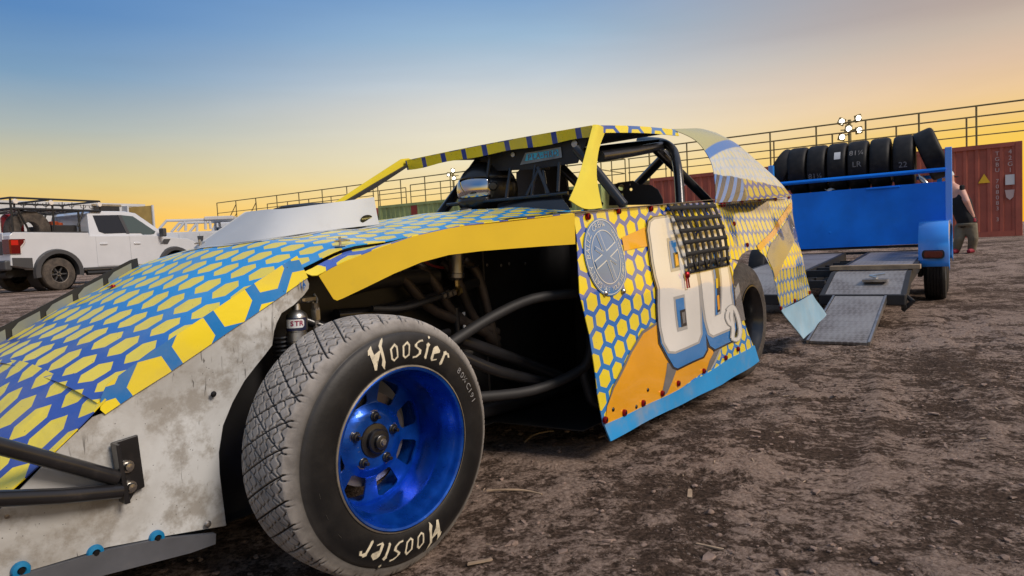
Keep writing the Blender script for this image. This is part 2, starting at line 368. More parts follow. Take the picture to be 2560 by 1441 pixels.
M['flap'] = mat('flap_pale_blue', (.27, .47, .62), .30, var=(4, .12), dirt=((.5, .52, .52), 5, .45, .8, .6), bump=(5, .4, .008))
M['redalu'] = mat('red_anodised', (.32, .008, .012), .28, .7)
M['bluealu'] = mat('blue_washer', (.006, .19, .42), .42, .2)
M['darkbolt'] = mat('dark_bolt', (.03, .03, .032), .4, .8)
def rimmat():
    m = bpy.data.materials.new('blue_wheel'); t = NT(m); b = t.b; ob = t.coord('Object')
    n = t.noise(ob, 14, 5, .6); c = t.mix(t.ramp(n, .35, .7), c4((.003, .055, .36)), c4((.005, .095, .52)))
    k = t.math('MULTIPLY', t.ramp(t.noise(t.mapping(ob, (30, 30, 90)), 1.5, 4), .66, .72), t.ramp(t.noise(ob, 6, 2), .5, .6)); c = t.mix(k, c, c4((.22, .26, .34)))
    t.set(b, 'Base Color', c); b.inputs['Metallic'].default_value = .62; t.set(b, 'Roughness', t.ramp(n, .3, .75, .24, .42)); b.inputs['Coat Weight'].default_value = .3; t.set(b, 'Normal', t.bump(t.noise(ob, 25, 3), .12, .003)); return m
M['rim'] = rimmat()
M['rimlip'] = mat('wheel_lip_worn', (.25, .22, .18), .5, .6, var=(12, .3), dirt=((.1, .085, .07), 10, .45, .7, .7))
def tyremat(name, tread):
    m = bpy.data.materials.new(name); t = NT(m); b = t.b; ob = t.coord('Object')
    n = t.noise(ob, 7, 6, .65); base = t.mix(t.ramp(n, .4, .72), c4((.006, .006, .007)), c4((.017, .016, .016)))
    if tread:
        at = t.N.new('ShaderNodeAttribute'); at.attribute_name = 'wear'
        dust = t.mix(t.ramp(t.noise(ob, 16, 6, .7), .35, .7), c4((.38, .355, .33)), c4((.23, .212, .196)))
        c = t.mix(at.outputs['Fac'], base, dust); t.set(b, 'Roughness', t.ramp(at.outputs['Fac'], 0, 1, .50, .92))
    else:
        dust = c4((.16, .14, .125)); c = t.mix(t.ramp(t.noise(ob, 3.3, 6, .7), .56, .8, 0, .35), base, dust); b.inputs['Roughness'].default_value = .6
    t.set(b, 'Base Color', c); b.inputs['Specular IOR Level'].default_value = .32; t.set(b, 'Normal', t.bump(t.noise(ob, 90, 3), .2, .002)); return m
M['tread'] = tyremat('tyre_tread_rubber', True); M['rubber'] = tyremat('tyre_rubber', False)
M['lettering'] = mat('tyre_lettering', (.62, .56, .42), .6, var=(50, .15), dirt=((.12, .11, .1), 30, .5, .7, .6))
M['letteredge'] = mat('tyre_lettering_edge', (.035, .033, .03), .5)
M['chalk'] = mat('chalk_mark', (.24, .235, .235), .9, dirt=((.05, .05, .05), 60, .5, .62, .7))
M['net'] = mat('net_webbing', (.010, .010, .011), .8, bump=(120, .5, .002))
M['glass'] = mat('window_glass', (.012, .014, .018), .06, spec=.7)
M['glasslight'] = mat('window_glass_pale', (.06, .085, .085), .08, spec=.7)
M['visor'] = mat('mirror_visor', (.50, .50, .53), .06, 1)
M['helmet'] = mat('helmet_black', (.010, .010, .011), .38, coat=.2)
M['whitecar'] = mat('white_car_paint', (.56, .585, .63), .22, coat=.6, var=(2, .03))
M['whitebox'] = mat('white_panel', (.52, .54, .57), .4, var=(2, .05))
M['darktrim'] = mat('dark_trim', (.05, .052, .058), .45)
M['taillight'] = mat('tail_light_red', (.42, .012, .010), .15, coat=.6, emit=((.6, .02, .01), .12))
M['taildark'] = mat('tail_light_dark_red', (.11, .004, .006), .15, coat=.6)
M['clear'] = mat('clear_lens', (.7, .66, .62), .15, coat=.5)
M['dirttyre'] = mat('dusty_tyre', (.045, .038, .033), .9, var=(12, .3), dirt=((.13, .105, .085), 5, .4, .7, .8), bump=(45, .8, .01))
M['tan'] = mat('tan_plywood', (.46, .31, .09), .6, var=(3, .1), coord='Object')
M['blacktube'] = mat('black_tube', (.014, .014, .015), .45)
M['reddrum'] = mat('red_can', (.22, .012, .012), .35)
M['orangecan'] = mat('orange_strap', (.55, .10, .03), .5)
def contmat(name, col):
    m = bpy.data.materials.new(name); t = NT(m); b = t.b; ob = t.coord('Object')
    n = t.noise(ob, 1.6, 6, .6); c = t.mix(t.ramp(n, .35, .7), c4(col), c4([x*.72 for x in col])); st = t.noise(t.mapping(ob, (5, 5, .35)), 2, 4)
    c = t.mix(t.ramp(st, .5, .8, 0, .35), c, c4((col[0]*.55+.02, col[1]*.6+.015, col[2]*.6+.012))); k = t.ramp(t.noise(ob, 7, 6, .7), .64, .74); c = t.mix(k, c, c4((.10, .045, .025)))
    t.set(b, 'Base Color', c); b.inputs['Roughness'].default_value = .6; return m
M['contred'] = contmat('container_red', (.42, .105, .068)); M['contdark'] = contmat('container_dark_red', (.25, .05, .04)); M['contgreen'] = contmat('container_green', (.36, .44, .17))
M['contstripe'] = contmat('container_stripe_red', (.35, .04, .025))
M['rail'] = mat('rail_painted_steel', (.20, .165, .065), .6, var=(3, .2))
M['contwhite'] = mat('container_stencil', (.52, .40, .38), .7)
M['warnyellow'] = mat('warning_yellow', (.80, .48, .02), .5)
M['lamp'] = mat('flood_lamp', (.9, .9, .85), .3, emit=((1, .95, .8), 7))
M['trailerblue'] = mat('trailer_blue', (.002, .20, .90), .5, spec=.3, var=(1.6, .16), bump=(2.2, .25, .03), dirt=((.05, .10, .22), 3, .55, .85, .4))
M['fenderblue'] = mat('trailer_fender_blue', (.04, .30, .90), .25, coat=.5)
def treadplate():
    m = bpy.data.materials.new('tread_plate'); t = NT(m); b = t.b; ob = t.coord('Object')
    c = t.mix(t.ramp(t.noise(ob, 3, 6, .65), .38, .7), c4((.30, .285, .275)), c4((.16, .14, .13)))
    w = t.N.new('ShaderNodeTexChecker'); t.set(w, 0, t.mapping(ob, (1, 1, 1), (0, 0, .78))); w.inputs['Scale'].default_value = 34
    c = t.mix(t.math('MULTIPLY', w.outputs['Fac'], .35), c, c4((.42, .40, .39)))
    t.set(b, 'Base Color', c); b.inputs['Metallic'].default_value = .45; b.inputs['Roughness'].default_value = .5; t.set(b, 'Normal', t.bump(w.outputs['Fac'], .5, .004)); return m
M['treadplate'] = treadplate()
M['wood'] = mat('weathered_wood', (.30, .22, .14), .8, var=(10, .25), bump=(40, .4, .003))
M['skin'] = mat('skin', (.62, .33, .25), .55, var=(6, .06)); M['tanktop'] = mat('black_cloth', (.010, .010, .012), .9); M['khaki'] = mat('khaki_cloth', (.17, .145, .10), .9, var=(5, .2), bump=(14, .6, .02)); M['redcloth'] = mat('red_shoe', (.26, .012, .03), .7); M['cap'] = mat('cap_white', (.6, .6, .6), .8); M['hair'] = mat('dark_hair', (.02, .016, .013), .7)
M['sticker'] = mat('white_sticker', (.62, .64, .66), .4); M['stickerred'] = mat('label_dark_red', (.25, .01, .05), .4); M['stickeryel'] = mat('label_yellow', (.62, .55, .2), .4); M['stickernavy'] = mat('label_navy', (.012, .016, .05), .35)
M['plaque'] = mat('plaque_blue', (.05, .42, .66), .4, var=(6, .2)); M['plaquegrey'] = mat('plaque_grey', (.20, .22, .24), .5, var=(12, .3))
M['markerblue'] = mat('marker_blue', (.01, .12, .4), .5)
def groundmat():
    m = bpy.data.materials.new('dirt_ground'); t = NT(m); b = t.b; ob = t.coord('Object')
    big = t.noise(ob, .45, 4, .6, .4); mid = t.noise(t.mapping(ob, (1, 1.35, 1), (0, 0, .5)), 1.9, 15, .70, .55); fine = t.noise(ob, 16, 12, .74, .3); vf = t.noise(ob, 70, 8, .7)
    at = t.N.new('ShaderNodeAttribute'); at.attribute_name = 'crust'
    mixv = t.math('ADD', t.math('ADD', t.math('MULTIPLY', mid, .50), t.math('MULTIPLY', fine, .58)), t.math('ADD', t.math('ADD', t.math('MULTIPLY', big, .22), t.math('MULTIPLY', vf, .20)), t.math('MULTIPLY', at.outputs['Fac'], .15)))
    f = t.ramp(mixv, .765, .885)
    dark = t.mix(t.ramp(vf, .38, .62), c4((.056, .038, .028)), c4((.155, .104, .078))); pale = t.mix(t.ramp(vf, .36, .64), c4((.29, .208, .164)), c4((.53, .400, .330)))
    c = t.mix(f, dark, pale)
    for sc_, off, lo, hi, col in ((30, 0, .5, .62, (.44, .36, .30)), (44, 5, .47, .6, (.03, .022, .018)), (85, 9, .45, .6, (.50, .42, .36)), (110, 13, .42, .55, (.03, .022, .018))):
        ch = t.voro(t.mapping(ob, (1, 1, 1), (0, 0, off), (off, off*.7, 0)), sc_); k = t.math('MULTIPLY', t.ramp(ch.outputs['Distance'], .20, .12), t.ramp(t.noise(t.mapping(ob, (1, 1, 1), (0, 0, 0), (off, 0, 0)), 5, 3), lo, hi)); c = t.mix(t.math('MULTIPLY', k, .8), c, c4(col))
    t.set(b, 'Base Color', c); b.inputs['Roughness'].default_value = .95; b.inputs['Specular IOR Level'].default_value = .12
    hh = t.math('ADD', t.math('MULTIPLY', fine, .9), t.math('ADD', t.math('MULTIPLY', vf, .22), t.math('MULTIPLY', mid, 1.6)))
    t.set(b, 'Normal', t.bump(hh, 1.0, .08)); return m
M['ground'] = groundmat()
M['clod'] = mat('dirt_clod', (.23, .168, .137), .95, var=(16, .3), spec=.1, bump=(50, .6, .006))
M['chip'] = mat('wood_chip', (.34, .25, .17), .85, var=(20, .25))
# ------------------------------------------------------------------ ground: one sheet, finer near the car
def gheight(x, y):
    r = np.hypot(x, y)
    return (.28+.17*sstep(-6, 6, x))*sstep(8.8, 19.0, r)
def build_ground():
    def axis(a, b, st, far, g):
        c = list(np.arange(a, b, st)); d = st
        while c[-1] < far: d *= g; c.append(c[-1]+d)
        d = st; lo = [c[0]]
        while lo[-1] > -far: d *= g; lo.append(lo[-1]-d)
        return np.array(lo[::-1][:-1]+c)
    xs = axis(-1.3, 4.2, .0175, 700, 1.07); ys = axis(.9, 5.6, .0175, 700, 1.07)
    X, Y = np.meshgrid(xs, ys); h = gheight(X, Y)
    near = 1-sstep(8, 30, np.hypot(X, Y))
    rough = sstep(-.15, .5, fbm(X*.8+3, Y*.8, 3))
    h += near*(.016*fbm(X*.7, Y*.7, 3)+.010*fbm(X*2.3, Y*2.3, 4))
    lump = fbm(X*7, Y*7, 4, .55); h += near*(.003+.007*rough)*lump
    fine = fbm(X*24+5, Y*24, 3, .6); h += near*(.003+.006*rough)*fine
    # crusted plates with cracked edges
    pl = fbm(X*3.1+9, Y*3.1+4, 4, .5); plate = sstep(.02, .05, pl)*sstep(-.1, .35, fbm(X*.9+30, Y*.9, 2)); h += near*.012*plate
    rutc = np.zeros_like(X)
    # wheel ruts and lug prints running past the trailer and along the car
    for (x0, y0, x1, y1, w, dep) in ((1.5, 2.4, 3.9, 7.0, .16, .018), (1.95, 2.1, 4.5, 6.9, .16, .016), (.35, 1.4, 2.0, 3.9, .15, .010)):
        L = math.hypot(x1-x0, y1-y0); tx, ty = (x1-x0)/L, (y1-y0)/L; s = (X-x0)*tx+(Y-y0)*ty; q = -(X-x0)*ty+(Y-y0)*tx+.05*np.sin(s*1.3)
        inn = np.exp(-(q/w)**4)*sstep(-.3, .4, s)*(1-sstep(L-.5, L+.3, s)); lug = .5+.5*np.sign(np.sin(s*2*math.pi/.055+np.sign(q)*1.2)); h += inn*(-dep*.75+lug*dep*.45*sstep(-.25, .15, fbm(X*2+8, Y*2, 2))); rutc += inn*(.55*lug-.35); h += .008*np.exp(-((abs(q)-w*1.25)/.05)**2)*sstep(-.3, .4, s)*(1-sstep(L-.5, L+.3, s))
    # keep the ground flat under wheels and ramp
    for (x, y, r) in ((CO[0]-.1*cv[0], CO[1]-.1*cv[1], .30),)+tuple((CO[0]+2.79*cu[0]-.12*cv[0], CO[1]+2.79*cu[1]-.12*cv[1], .3) for _ in (0,)):
        k = 1-sstep(r*.4, r*1.3, np.hypot(X-x, Y-y)); h = h*(1-k)-.006*k
    crust = np.clip(.5+plate*.6+.5*lump-.35*rough+rutc, 0, 1.2)
    nx, ny = len(xs), len(ys); v = np.stack([X.ravel(), Y.ravel(), h.ravel()], 1)
    i = np.arange((ny-1)*(nx-1)); r, c = i//(nx-1), i % (nx-1); a = r*nx+c; f = np.stack([a, a+1, a+nx+1, a+nx], 1)
    me = bpy.data.meshes.new('ground'); me.vertices.add(len(v)); me.vertices.foreach_set('co', v.ravel()); me.loops.add(f.size); me.loops.foreach_set('vertex_index', f.ravel().astype(np.int32)); me.polygons.add(len(f)); me.polygons.foreach_set('loop_start', (np.arange(len(f))*4).astype(np.int32)); me.polygons.foreach_set('loop_total', np.full(len(f), 4, np.int32)); me.update(calc_edges=True); me.validate()
    me.polygons.foreach_set('use_smooth', np.ones(len(f), bool))
    at = me.attributes.new('crust', 'FLOAT', 'POINT'); at.data.foreach_set('value', crust.ravel().astype(np.float32))
    me.materials.append(M['ground']); o = bpy.data.objects.new('ground', me); COL.objects.link(o); o['kind'] = 'structure'
    return xs, ys, h
GX, GY, GH = build_ground()
def gz(x, y):
    i = int(np.clip(np.searchsorted(GX, x), 1, len(GX)-1)); j = int(np.clip(np.searchsorted(GY, y), 1, len(GY)-1)); return float(GH[j, i])
# ------------------------------------------------------------------ shipping containers with guard rails on top
CZ = .45; CH = 2.59
_a = pzw(2556, 352, CZ+CH); _b = pzw(660, 545, CZ+CH); CE = (_b-_a)[:2]; CE = CE/np.linalg.norm(CE); CP0 = _a[:2]
CANG = math.atan2(-CE[1], -CE[0])
def container(s0, length, m, label, zb=CZ, stripe=None):
    p = CP0+CE*s0; t = thing('shipping_container', (p[0], p[1], zb), CANG, label, 'container', 'containers behind the pit area')
    # local x runs to the right end (0), body from -length to 0; y = 0 is the side facing the pits
    def wall(y, sg, name):
        mb = MB(); x = -length+.12; P = .28; pts = []
        while x < -.12-P+.001:
            pts += [(x, 0), (x+.07, 0), (x+.105, .036), (x+.175+.07, .036)]; x += P
        pts.append((x, 0)); pts.append((-.12, 0)); vs_ = []
        for a, d in pts: vs_ += [(a, y+sg*(.02+d), .15), (a, y+sg*(.02+d), CH-.12)]
        fs = [(2*i, 2*i+2, 2*i+3, 2*i+1) for i in range(len(pts)-1)]
        mb.add(vs_, fs); return mb.build(name, m, t, weld=False)
    wall(0, 1, 'side_wall'); wall(2.44, -1, 'side_wall')
    if stripe:
        MB().cbox((-length+stripe[0], .012, .16), (-length+stripe[1], .03, CH-.125)).build('painted_stripe', M['contstripe'], t)
    for x in (-length+.02, -.02): MB().cbox((x-.015, .05, .15), (x+.015, 2.39, CH-.1)).build('end_wall', m, t)
    MB().cbox((-length+.05, .03, CH-.10), (-.05, 2.41, CH-.05)).build('roof', m, t)
    for y in (0.0, 2.36):
        MB().cbox((-length+.165, y, CH-.12), (-.165, y+.08, CH-.003)).build('top_rail', m, t); MB().cbox((-length+.165, y, .0), (-.165, y+.08, .15)).build('bottom_rail', m, t)
        for x in (-length, -.16): MB().cbox((x, y-.004, 0), (x+.16, y+.084, CH)).build('corner_post', m, t, bevel=.01)
    return t
def guard_rail(s0, s1, yoff, h, label, mids=(.52,), step=1.36, hue=None, zb=CZ, ends=(False, False)):
    p = CP0+CE*s0; t = thing('guard_rail', (p[0], p[1], zb+CH), CANG, label, 'railing', 'guard rails on the containers'); L = s1-s0
    MB().tube([(0, yoff, h), (-L, yoff, h)], .024, 6).build('rail', M['rail'], t)
    for mz in mids: MB().tube([(0, yoff, mz), (-L, yoff, mz)], .018, 6).build('rail', M['rail'], t)
    n = max(1, round(L/step))
    for i in range(n+1): MB().tube([(-L*i/n, yoff, -.02), (-L*i/n, yoff, h)], .026, 6).build('post', M['rail'], t)
    for e, x in zip(ends, (0, -L)):
        if e:
            for z in (h,)+tuple(mids): MB().tube([(x, yoff, z), (x, yoff+2.3, z)], .02, 6).build('end_rail', M['rail'], t)
    return t
cA = container(0, 10.7, M['contred'], 'brick red shipping container with white stencilled codes behind the trailer')
cB = container(12.6, 11.4, M['contgreen'], 'green shipping container with a red stripe behind the race car hood', stripe=(2.0, 2.35))
cC = container(24.3, 12.2, M['contdark'], 'dark red shipping container at the far left end of the row')
# stencils on the red container
def wall_text(t, body, size, x, z, m=M['contwhite'], vertical=False, bold=.0):
    items = [(c, x, z-i*size*.98) for i, c in enumerate(body)] if vertical else [(body, x, z)]
    for b, xx, zz in items:
        if b == ' ': continue
        v, f = text_mesh(b, size, bold=bold); mkobj('stencil', [(a+xx, .008, c+zz) for a, c in v], f, m, t, recalc=False)
wall_text(cA, 'TGBU 708083 3', .155, -.56, 2.30, vertical=True); wall_text(cA, '42G1', .17, -.27, 2.32, vertical=True)
MB().cbox((-.38, .006, 1.42), (-.175, .012, 1.70)).build('plate', M['sticker'], cA); MB().prism([(-.39, 1.28), (-.175, 1.28), (-.20, 1.08), (-.28, 1.0), (-.36, 1.08)], lambda a, b, h: (a, .012-h, b), .006).build('plate', M['contwhite'], cA)
MB().prism([(-1.0, 1.52), (-.72, 1.52), (-.86, 1.78)], lambda a, b, h: (a, .012-h, b), .006).build('warning_sign', M['warnyellow'], cA)
wall_text(cA, 'TR', .50, -9.55, 2.08, vertical=True, bold=.012)
guard_rail(-4.5, 10.7, .06, 1.10, 'near guard rail on top of the brick red container'); guard_rail(-4.5, 10.7, 2.36, 1.10, 'far guard rail on top of the brick red container', step=2.0)
guard_rail(12.6, 24.0, .06, 1.10, 'near guard rail on top of the green container', ends=(True, False)); guard_rail(12.6, 24.0, 2.36, 1.10, 'far guard rail on top of the green container', step=1.9)
g = guard_rail(24.3, 36.4, .06, 1.10, 'near guard rail with stair handrails at the far left end', step=1.7); guard_rail(24.3, 35.0, 2.36, 1.0, 'far guard rail at the left end beyond the stair handrails', step=1.8)
for x in (-9.2, -11.0):
    MB().tube([(x, .5, 0), (x, .5, .95), (x-1.0, .5, -.1)], .024, 6).build('stair_handrail', M['rail'], g); MB().tube([(x, .5, .45), (x-.5, .5, 0)], .02, 6).build('stair_handrail', M['rail'], g)
# platform rail seen through the cockpit, between the containers
p = CP0+CE*12.4
pl = thing('walkway', (p[0], p[1], CZ), CANG, 'open steel walkway with rails bridging the red and green containers', 'walkway')
MB().cbox((.05, .3, CH-.1), (1.65, 2.1, CH-.03)).build('deck', M['rail'], pl)
for y in (.35, 2.05):
    for z in (.5, 1.05): MB().tube([(0.05, y, CH+z), (1.65, y, CH+z)], .02, 6).build('rail', M['rail'], pl)
    for x in (.1, 1.6): MB().tube([(x, y, CH-.05), (x, y, CH+1.05)], .024, 6).build('post', M['rail'], pl)
for x in (.2, 1.5): MB().tube([(x, 1.2, 0), (x, 1.2, CH-.08)], .05, 6).build('leg', M['rail'], pl)

# ------------------------------------------------------------------ flood light towers
def light_tower(px, py, Y, lamps, label, s):
    top = pyw(px, py, Y); zg = float(gheight(np.array(top[0]), np.array(top[1]))); t = thing('light_tower', (top[0], top[1], zg), 0, label, 'light tower', 'flood light towers')
    H = top[2]-zg; MB().tube([(0, 0, 0), (0, 0, H+.5*s)], .085*s, 8).build('mast', M['rail'], t); MB().tube([(-.45*s, 0, H), (.45*s, 0, H)], .03*s, 6).build('crossarm', M['rail'], t); MB().box((0, 0, .5), (1.5, .9, .9)).build('generator_body', M['warnyellow'], t, bevel=.05)
    for (dx, dz, tilt) in lamps:
        MB().tube([(0, 0, H+dz*s*.55), (dx*s, .02, H+dz*s)], .028*s, 6).build('lamp_arm', M['rail'], t)
        r = Matrix.Rotation(tilt, 3, 'Y')@Matrix.Rotation(.25, 3, 'X'); h = MB().box((dx*s, -.03, H+dz*s), (.34*s, .10, .36*s), r).build('lamp_housing', M['rail'], t, bevel=.02)
        MB().lathe([(0, .03), (.09*s, .03), (.13*s, .012), (.135*s, 0)], (dx*s, -.07, H+dz*s), r@Vector((0, -1, 0)), 16).build('lamp', M['lamp'], h, 2)
light_tower(2124, 325, 36, [(-.42, .42, .4), (.42, .55, -.3), (-.08, .05, .1), (.45, -.05, -.2), (-.42, -.35, .2)], 'floodlight tower with five lit lamps behind the tyre rack', 1.05)
light_tower(1133, 440, 40, [(0, .42, .0), (.06, -.22, 0), (-.34, .12, .1)], 'floodlight tower with three lit lamps seen through the windscreen opening', .72)
# ------------------------------------------------------------------ blue car trailer with tyre rack
TTH = .60; tu = np.array([math.sin(TTH), math.cos(TTH), 0]); tv = np.array([math.cos(TTH), -math.sin(TTH), 0])   # tu runs to the front of the trailer, tv to its right
TO = pzw(2375, 612, .592); TO = np.array([TO[0], TO[1], 0.])          # right end of the headboard, on the ground
TZ = float(gheight(np.array(TO[0]-2), np.array(TO[1]-2)))*.35
tr = thing('car_trailer', tuple(TO), math.pi/2-TTH, 'blue open car trailer with tyre rack, runner deck and ramp', 'trailer')
# local axes: X to the front of the trailer, Y to its left, Z up; the headboard is at X = 0
def t2(P): d = np.asarray(P)-TO; return (d@tu, -(d@tv), d[2])
def tpl(x, y, z): return t2(pzw(x, y, z))           # pixel on a level plane
W_T = 2.15
def tb(name, a, b, m, bevel=0, parent=None): return MB().cbox(a, b).build(name, m, parent or tr, bevel=bevel)
def hb(y, z):                                          # headboard panel, slightly buckled
    return (-.012*math.sin(y*3.1)*math.sin(z*5)-.006*math.sin(y*9+z*7), y, z)
sheet('headboard', [[(0.04, .62), (W_T, .60), (W_T, 1.40), (0.04, 1.41)]], hb, M['trailerblue'], tr, .08, .02)
for z in (.95, 1.10, 1.22): MB().lathe([(.0, -.03), (.03, -.026), (.045, -.012)], (0, 1.42, z*.85+.02), (1, 0, 0), 10).build('dimple', M['trailerblue'], tr, 2)
tb('post', (-.03, -.03, .55), (.05, .045, 1.84), M['fenderblue'], .006); tb('post', (-.03, W_T, .55), (.05, W_T+.07, 1.84), M['fenderblue'], .006)
MB().tube([(-.02, .04, 1.56), (-.02, W_T+.04, 1.56)], .028, 8).build('rail', M['trailerblue'], tr, 1)
tb('shelf', (.08, 0.05, 1.375), (.75, W_T, 1.40), M['treadplate']); tb('rail', (.72, 0, 1.50), (.77, W_T, 1.55), M['trailerblue'])
tb('post', (.72, .10, .5), (.77, .16, 1.52), M['trailerblue']); tb('post', (.72, W_T-.16, .5), (.77, W_T-.10, 1.52), M['trailerblue'])
tb('shackle', (-.05, .55, 1.375), (-.025, .95, 1.40), M['trailerblue'], .008)
# deck: two runners of tread plate with a dovetail end, black frame and cross members
RW = .61
def dz(x): return .53+x*.035 if x > -3.0 else .425+(x+3.0)*.26
def runner(y0, y1, ramp):
    sheet('deck_plate', [[(-3.66, y0), (-.05, y0), (-.05, y1), (-3.66, y1)]], lambda a, b: (a, b, dz(a)+.003*math.sin(a*2.3)), M['treadplate'], tr, .3, .006)
    for y in (y0-.042, y1+.003): MB().add([(x, yy_, dz(x)+e) for x in (-3.66, -3.0, -.05) for yy_ in (y, y+.039) for e in (-.11, .003)], [(0, 1, 3, 2), (8, 10, 11, 9)]+[q for i in (0, 4) for q in ((i, i+2, i+6, i+4), (i+1, i+5, i+7, i+3), (i, i+4, i+5, i+1), (i+2, i+3, i+7, i+6))]).build('deck_edge', M['blackmatte'], tr)
    tb('end_bar', (-3.71, y0-.04, .17), (-3.663, y1+.04, .268), M['blackmatte'], .01)
    if ramp:
        d = -1.22; r0 = y0+.12
        sheet('ramp', [[(0, 0), (.39, 0), (.39, 1), (0, 1)]], lambda a, b: (-3.72+b*d, r0+a, .255-.232*b), M['treadplate'], tr, .25, .02)
        for y in (r0-.02, r0+.394): MB().add([(-3.72, y, .262), (-3.72, y+.016, .262), (-3.72+d, y+.016, .03), (-3.72+d, y, .03), (-3.72, y, .20), (-3.72, y+.016, .20), (-3.72+d, y+.016, .0), (-3.72+d, y, .0)], [(0, 1, 2, 3), (4, 7, 6, 5), (0, 3, 7, 4), (1, 5, 6, 2), (0, 4, 5, 1), (3, 2, 6, 7)]).build('ramp_edge', M['alu'], tr)
runner(.29, .29+RW, True); runner(1.25, 1.25+RW, False)
for x in (-3.35, -2.8, -2.25, -1.7, -1.15, -.6): tb('cross_member', (x, .945, .30 if x < -3 else .37), (x+.07, 1.205, .37 if x < -3 else .44), M['blackmatte'])
tb('side_beam', (-3.0, .945, .26), (1.6, 1.02, .36), M['blackmatte']); tb('side_beam', (-3.0, 1.13, .26), (1.6, 1.205, .36), M['blackmatte'])
for z in (.50, .575): tb('grille_bar', (.03, .05, z), (.07, W_T, z+.035), M['blackmatte'])
tb('tongue', (1.4, 1.0, .38), (2.6, 1.15, .46), M['blackmatte'])
MB().tube([(-3.35, .50, .39), (-3.25, .57, .405), (-3.20, .45, .42)], .012, 6).build('latch', M['steel'], tr, 1); tb('latch_plate', (-3.38, .42, .355), (-3.2, .62, .378), M['alu'])
MB().tube([(-3.45, .28, .25), (-3.62, .2, .20), (-3.60, .28, .12)], .02, 6).build('stop_leg', M['blackmatte'], tr, 1)
# fender with tandem wheels
def fender():
    x0, x1 = -1.72, -.03; y0, y1 = .26, -.02; zt = .90
    prof = [(x0, .40), (x0+.01, .64), (x0+.06, .77), (x0+.18, .87), (x0+.38, zt), (x1-.28, zt), (x1-.05, .82), (x1, .66), (x1, .42)]
    prof = smooth_path(prof, 4); v = []
    for a, z in prof: v += [(a, y0, z), (a, y1, z), (a, y1-.012, z-.05)]
    f = []
    for i in range(len(prof)-1):
        for k in (0, 1): f.append((3*i+k, 3*i+k+1, 3*i+k+4, 3*i+k+3))
    o = mkobj('fender', v, f, M['fenderblue'], tr, 1); s = o.modifiers.new('s', 'SOLIDIFY'); s.thickness = .012
    MB().lathe([(0, -.02), (.055, -.02), (.062, -.004), (.062, 0)], (x0-.004, -.17, .53), (1, 0, 0), 4).build('x', M['blackmatte'], o) if False else None
    lens = [(math.cos(a)*.022+(.065 if math.cos(a) > 0 else -.065), math.sin(a)*.036) for a in np.linspace(0, 2*math.pi, 17)[:-1]]
    MB().prism([(a*1.22, b*1.35) for a, b in lens], lambda a, b, h: (x0-.018+.0-h, +.12+a, .535+b), .012).build('lamp_gasket', M['blackmatte'], o); MB().prism(lens, lambda a, b, h: (x0-.030-h, +.12+a, .535+b), .012).build('tail_light', M['taildark'], o, bevel=.004)
fender()
def simple_tyre(parent, c, axis, R, w, rim, m=M['rubber'], n=36, name='tyre', ribs=0):
    prof = [(rim, -w*.42), (rim+.02, -w*.48), (R*.86, -w*.5), (R*.955, -w*.46), (R*.99, -w*.38)]
    if ribs:
        for i in range(ribs):
            a = -w*.36+w*.72*i/ribs; b = a+w*.72/ribs*.8; prof += [(R, a), (R, b), (R-.010, b+.002), (R-.010, a+w*.72/ribs-.002)]
    prof += [(R*.99, w*.38), (R*.955, w*.46), (R*.86, w*.5), (rim+.02, w*.48), (rim, w*.42)]
    return MB().lathe(prof, c, axis, n, closed=True).build(name, m, parent, 1)
for x in (-1.27, -.42):
    ty = simple_tyre(tr, (x, .115, .345), (0, 1, 0), .345, .21, .19, M['rubber'], 36, 'wheel', 5)
    MB().lathe([(0, .02), (.06, .02), (.07, -.02), (.17, -.03), (.19, -.095), (.2, -.095), (.19, .09), (0, .09)], (x, .115, .345), (0, 1, 0), 24).build('rim', M['alu'], ty, 1)
    ty = simple_tyre(tr, (x, W_T-.115, .345), (0, 1, 0), .345, .21, .19, M['rubber'], 24, 'wheel'); MB().lathe([(0, .03), (.19, .05), (.19, -.05), (0, -.03)], (x, W_T-.115, .345), (0, 1, 0), 20).build('rim', M['alu'], ty, 1)
tb('axle_beam', (-1.4, .24, .27), (-.3, .285, .36), M['blackmatte'])
# plank lying across the runner
pk = thing('wooden_plank', tuple(TO), math.pi/2-TTH, 'short weathered timber plank lying across the trailer runner', 'plank'); MB().box((-2.80, .58, .462), (.10, .80, .045), Matrix.Rotation(-.03, 3, 'Z')).build('board', M['wood'], pk, bevel=.004)
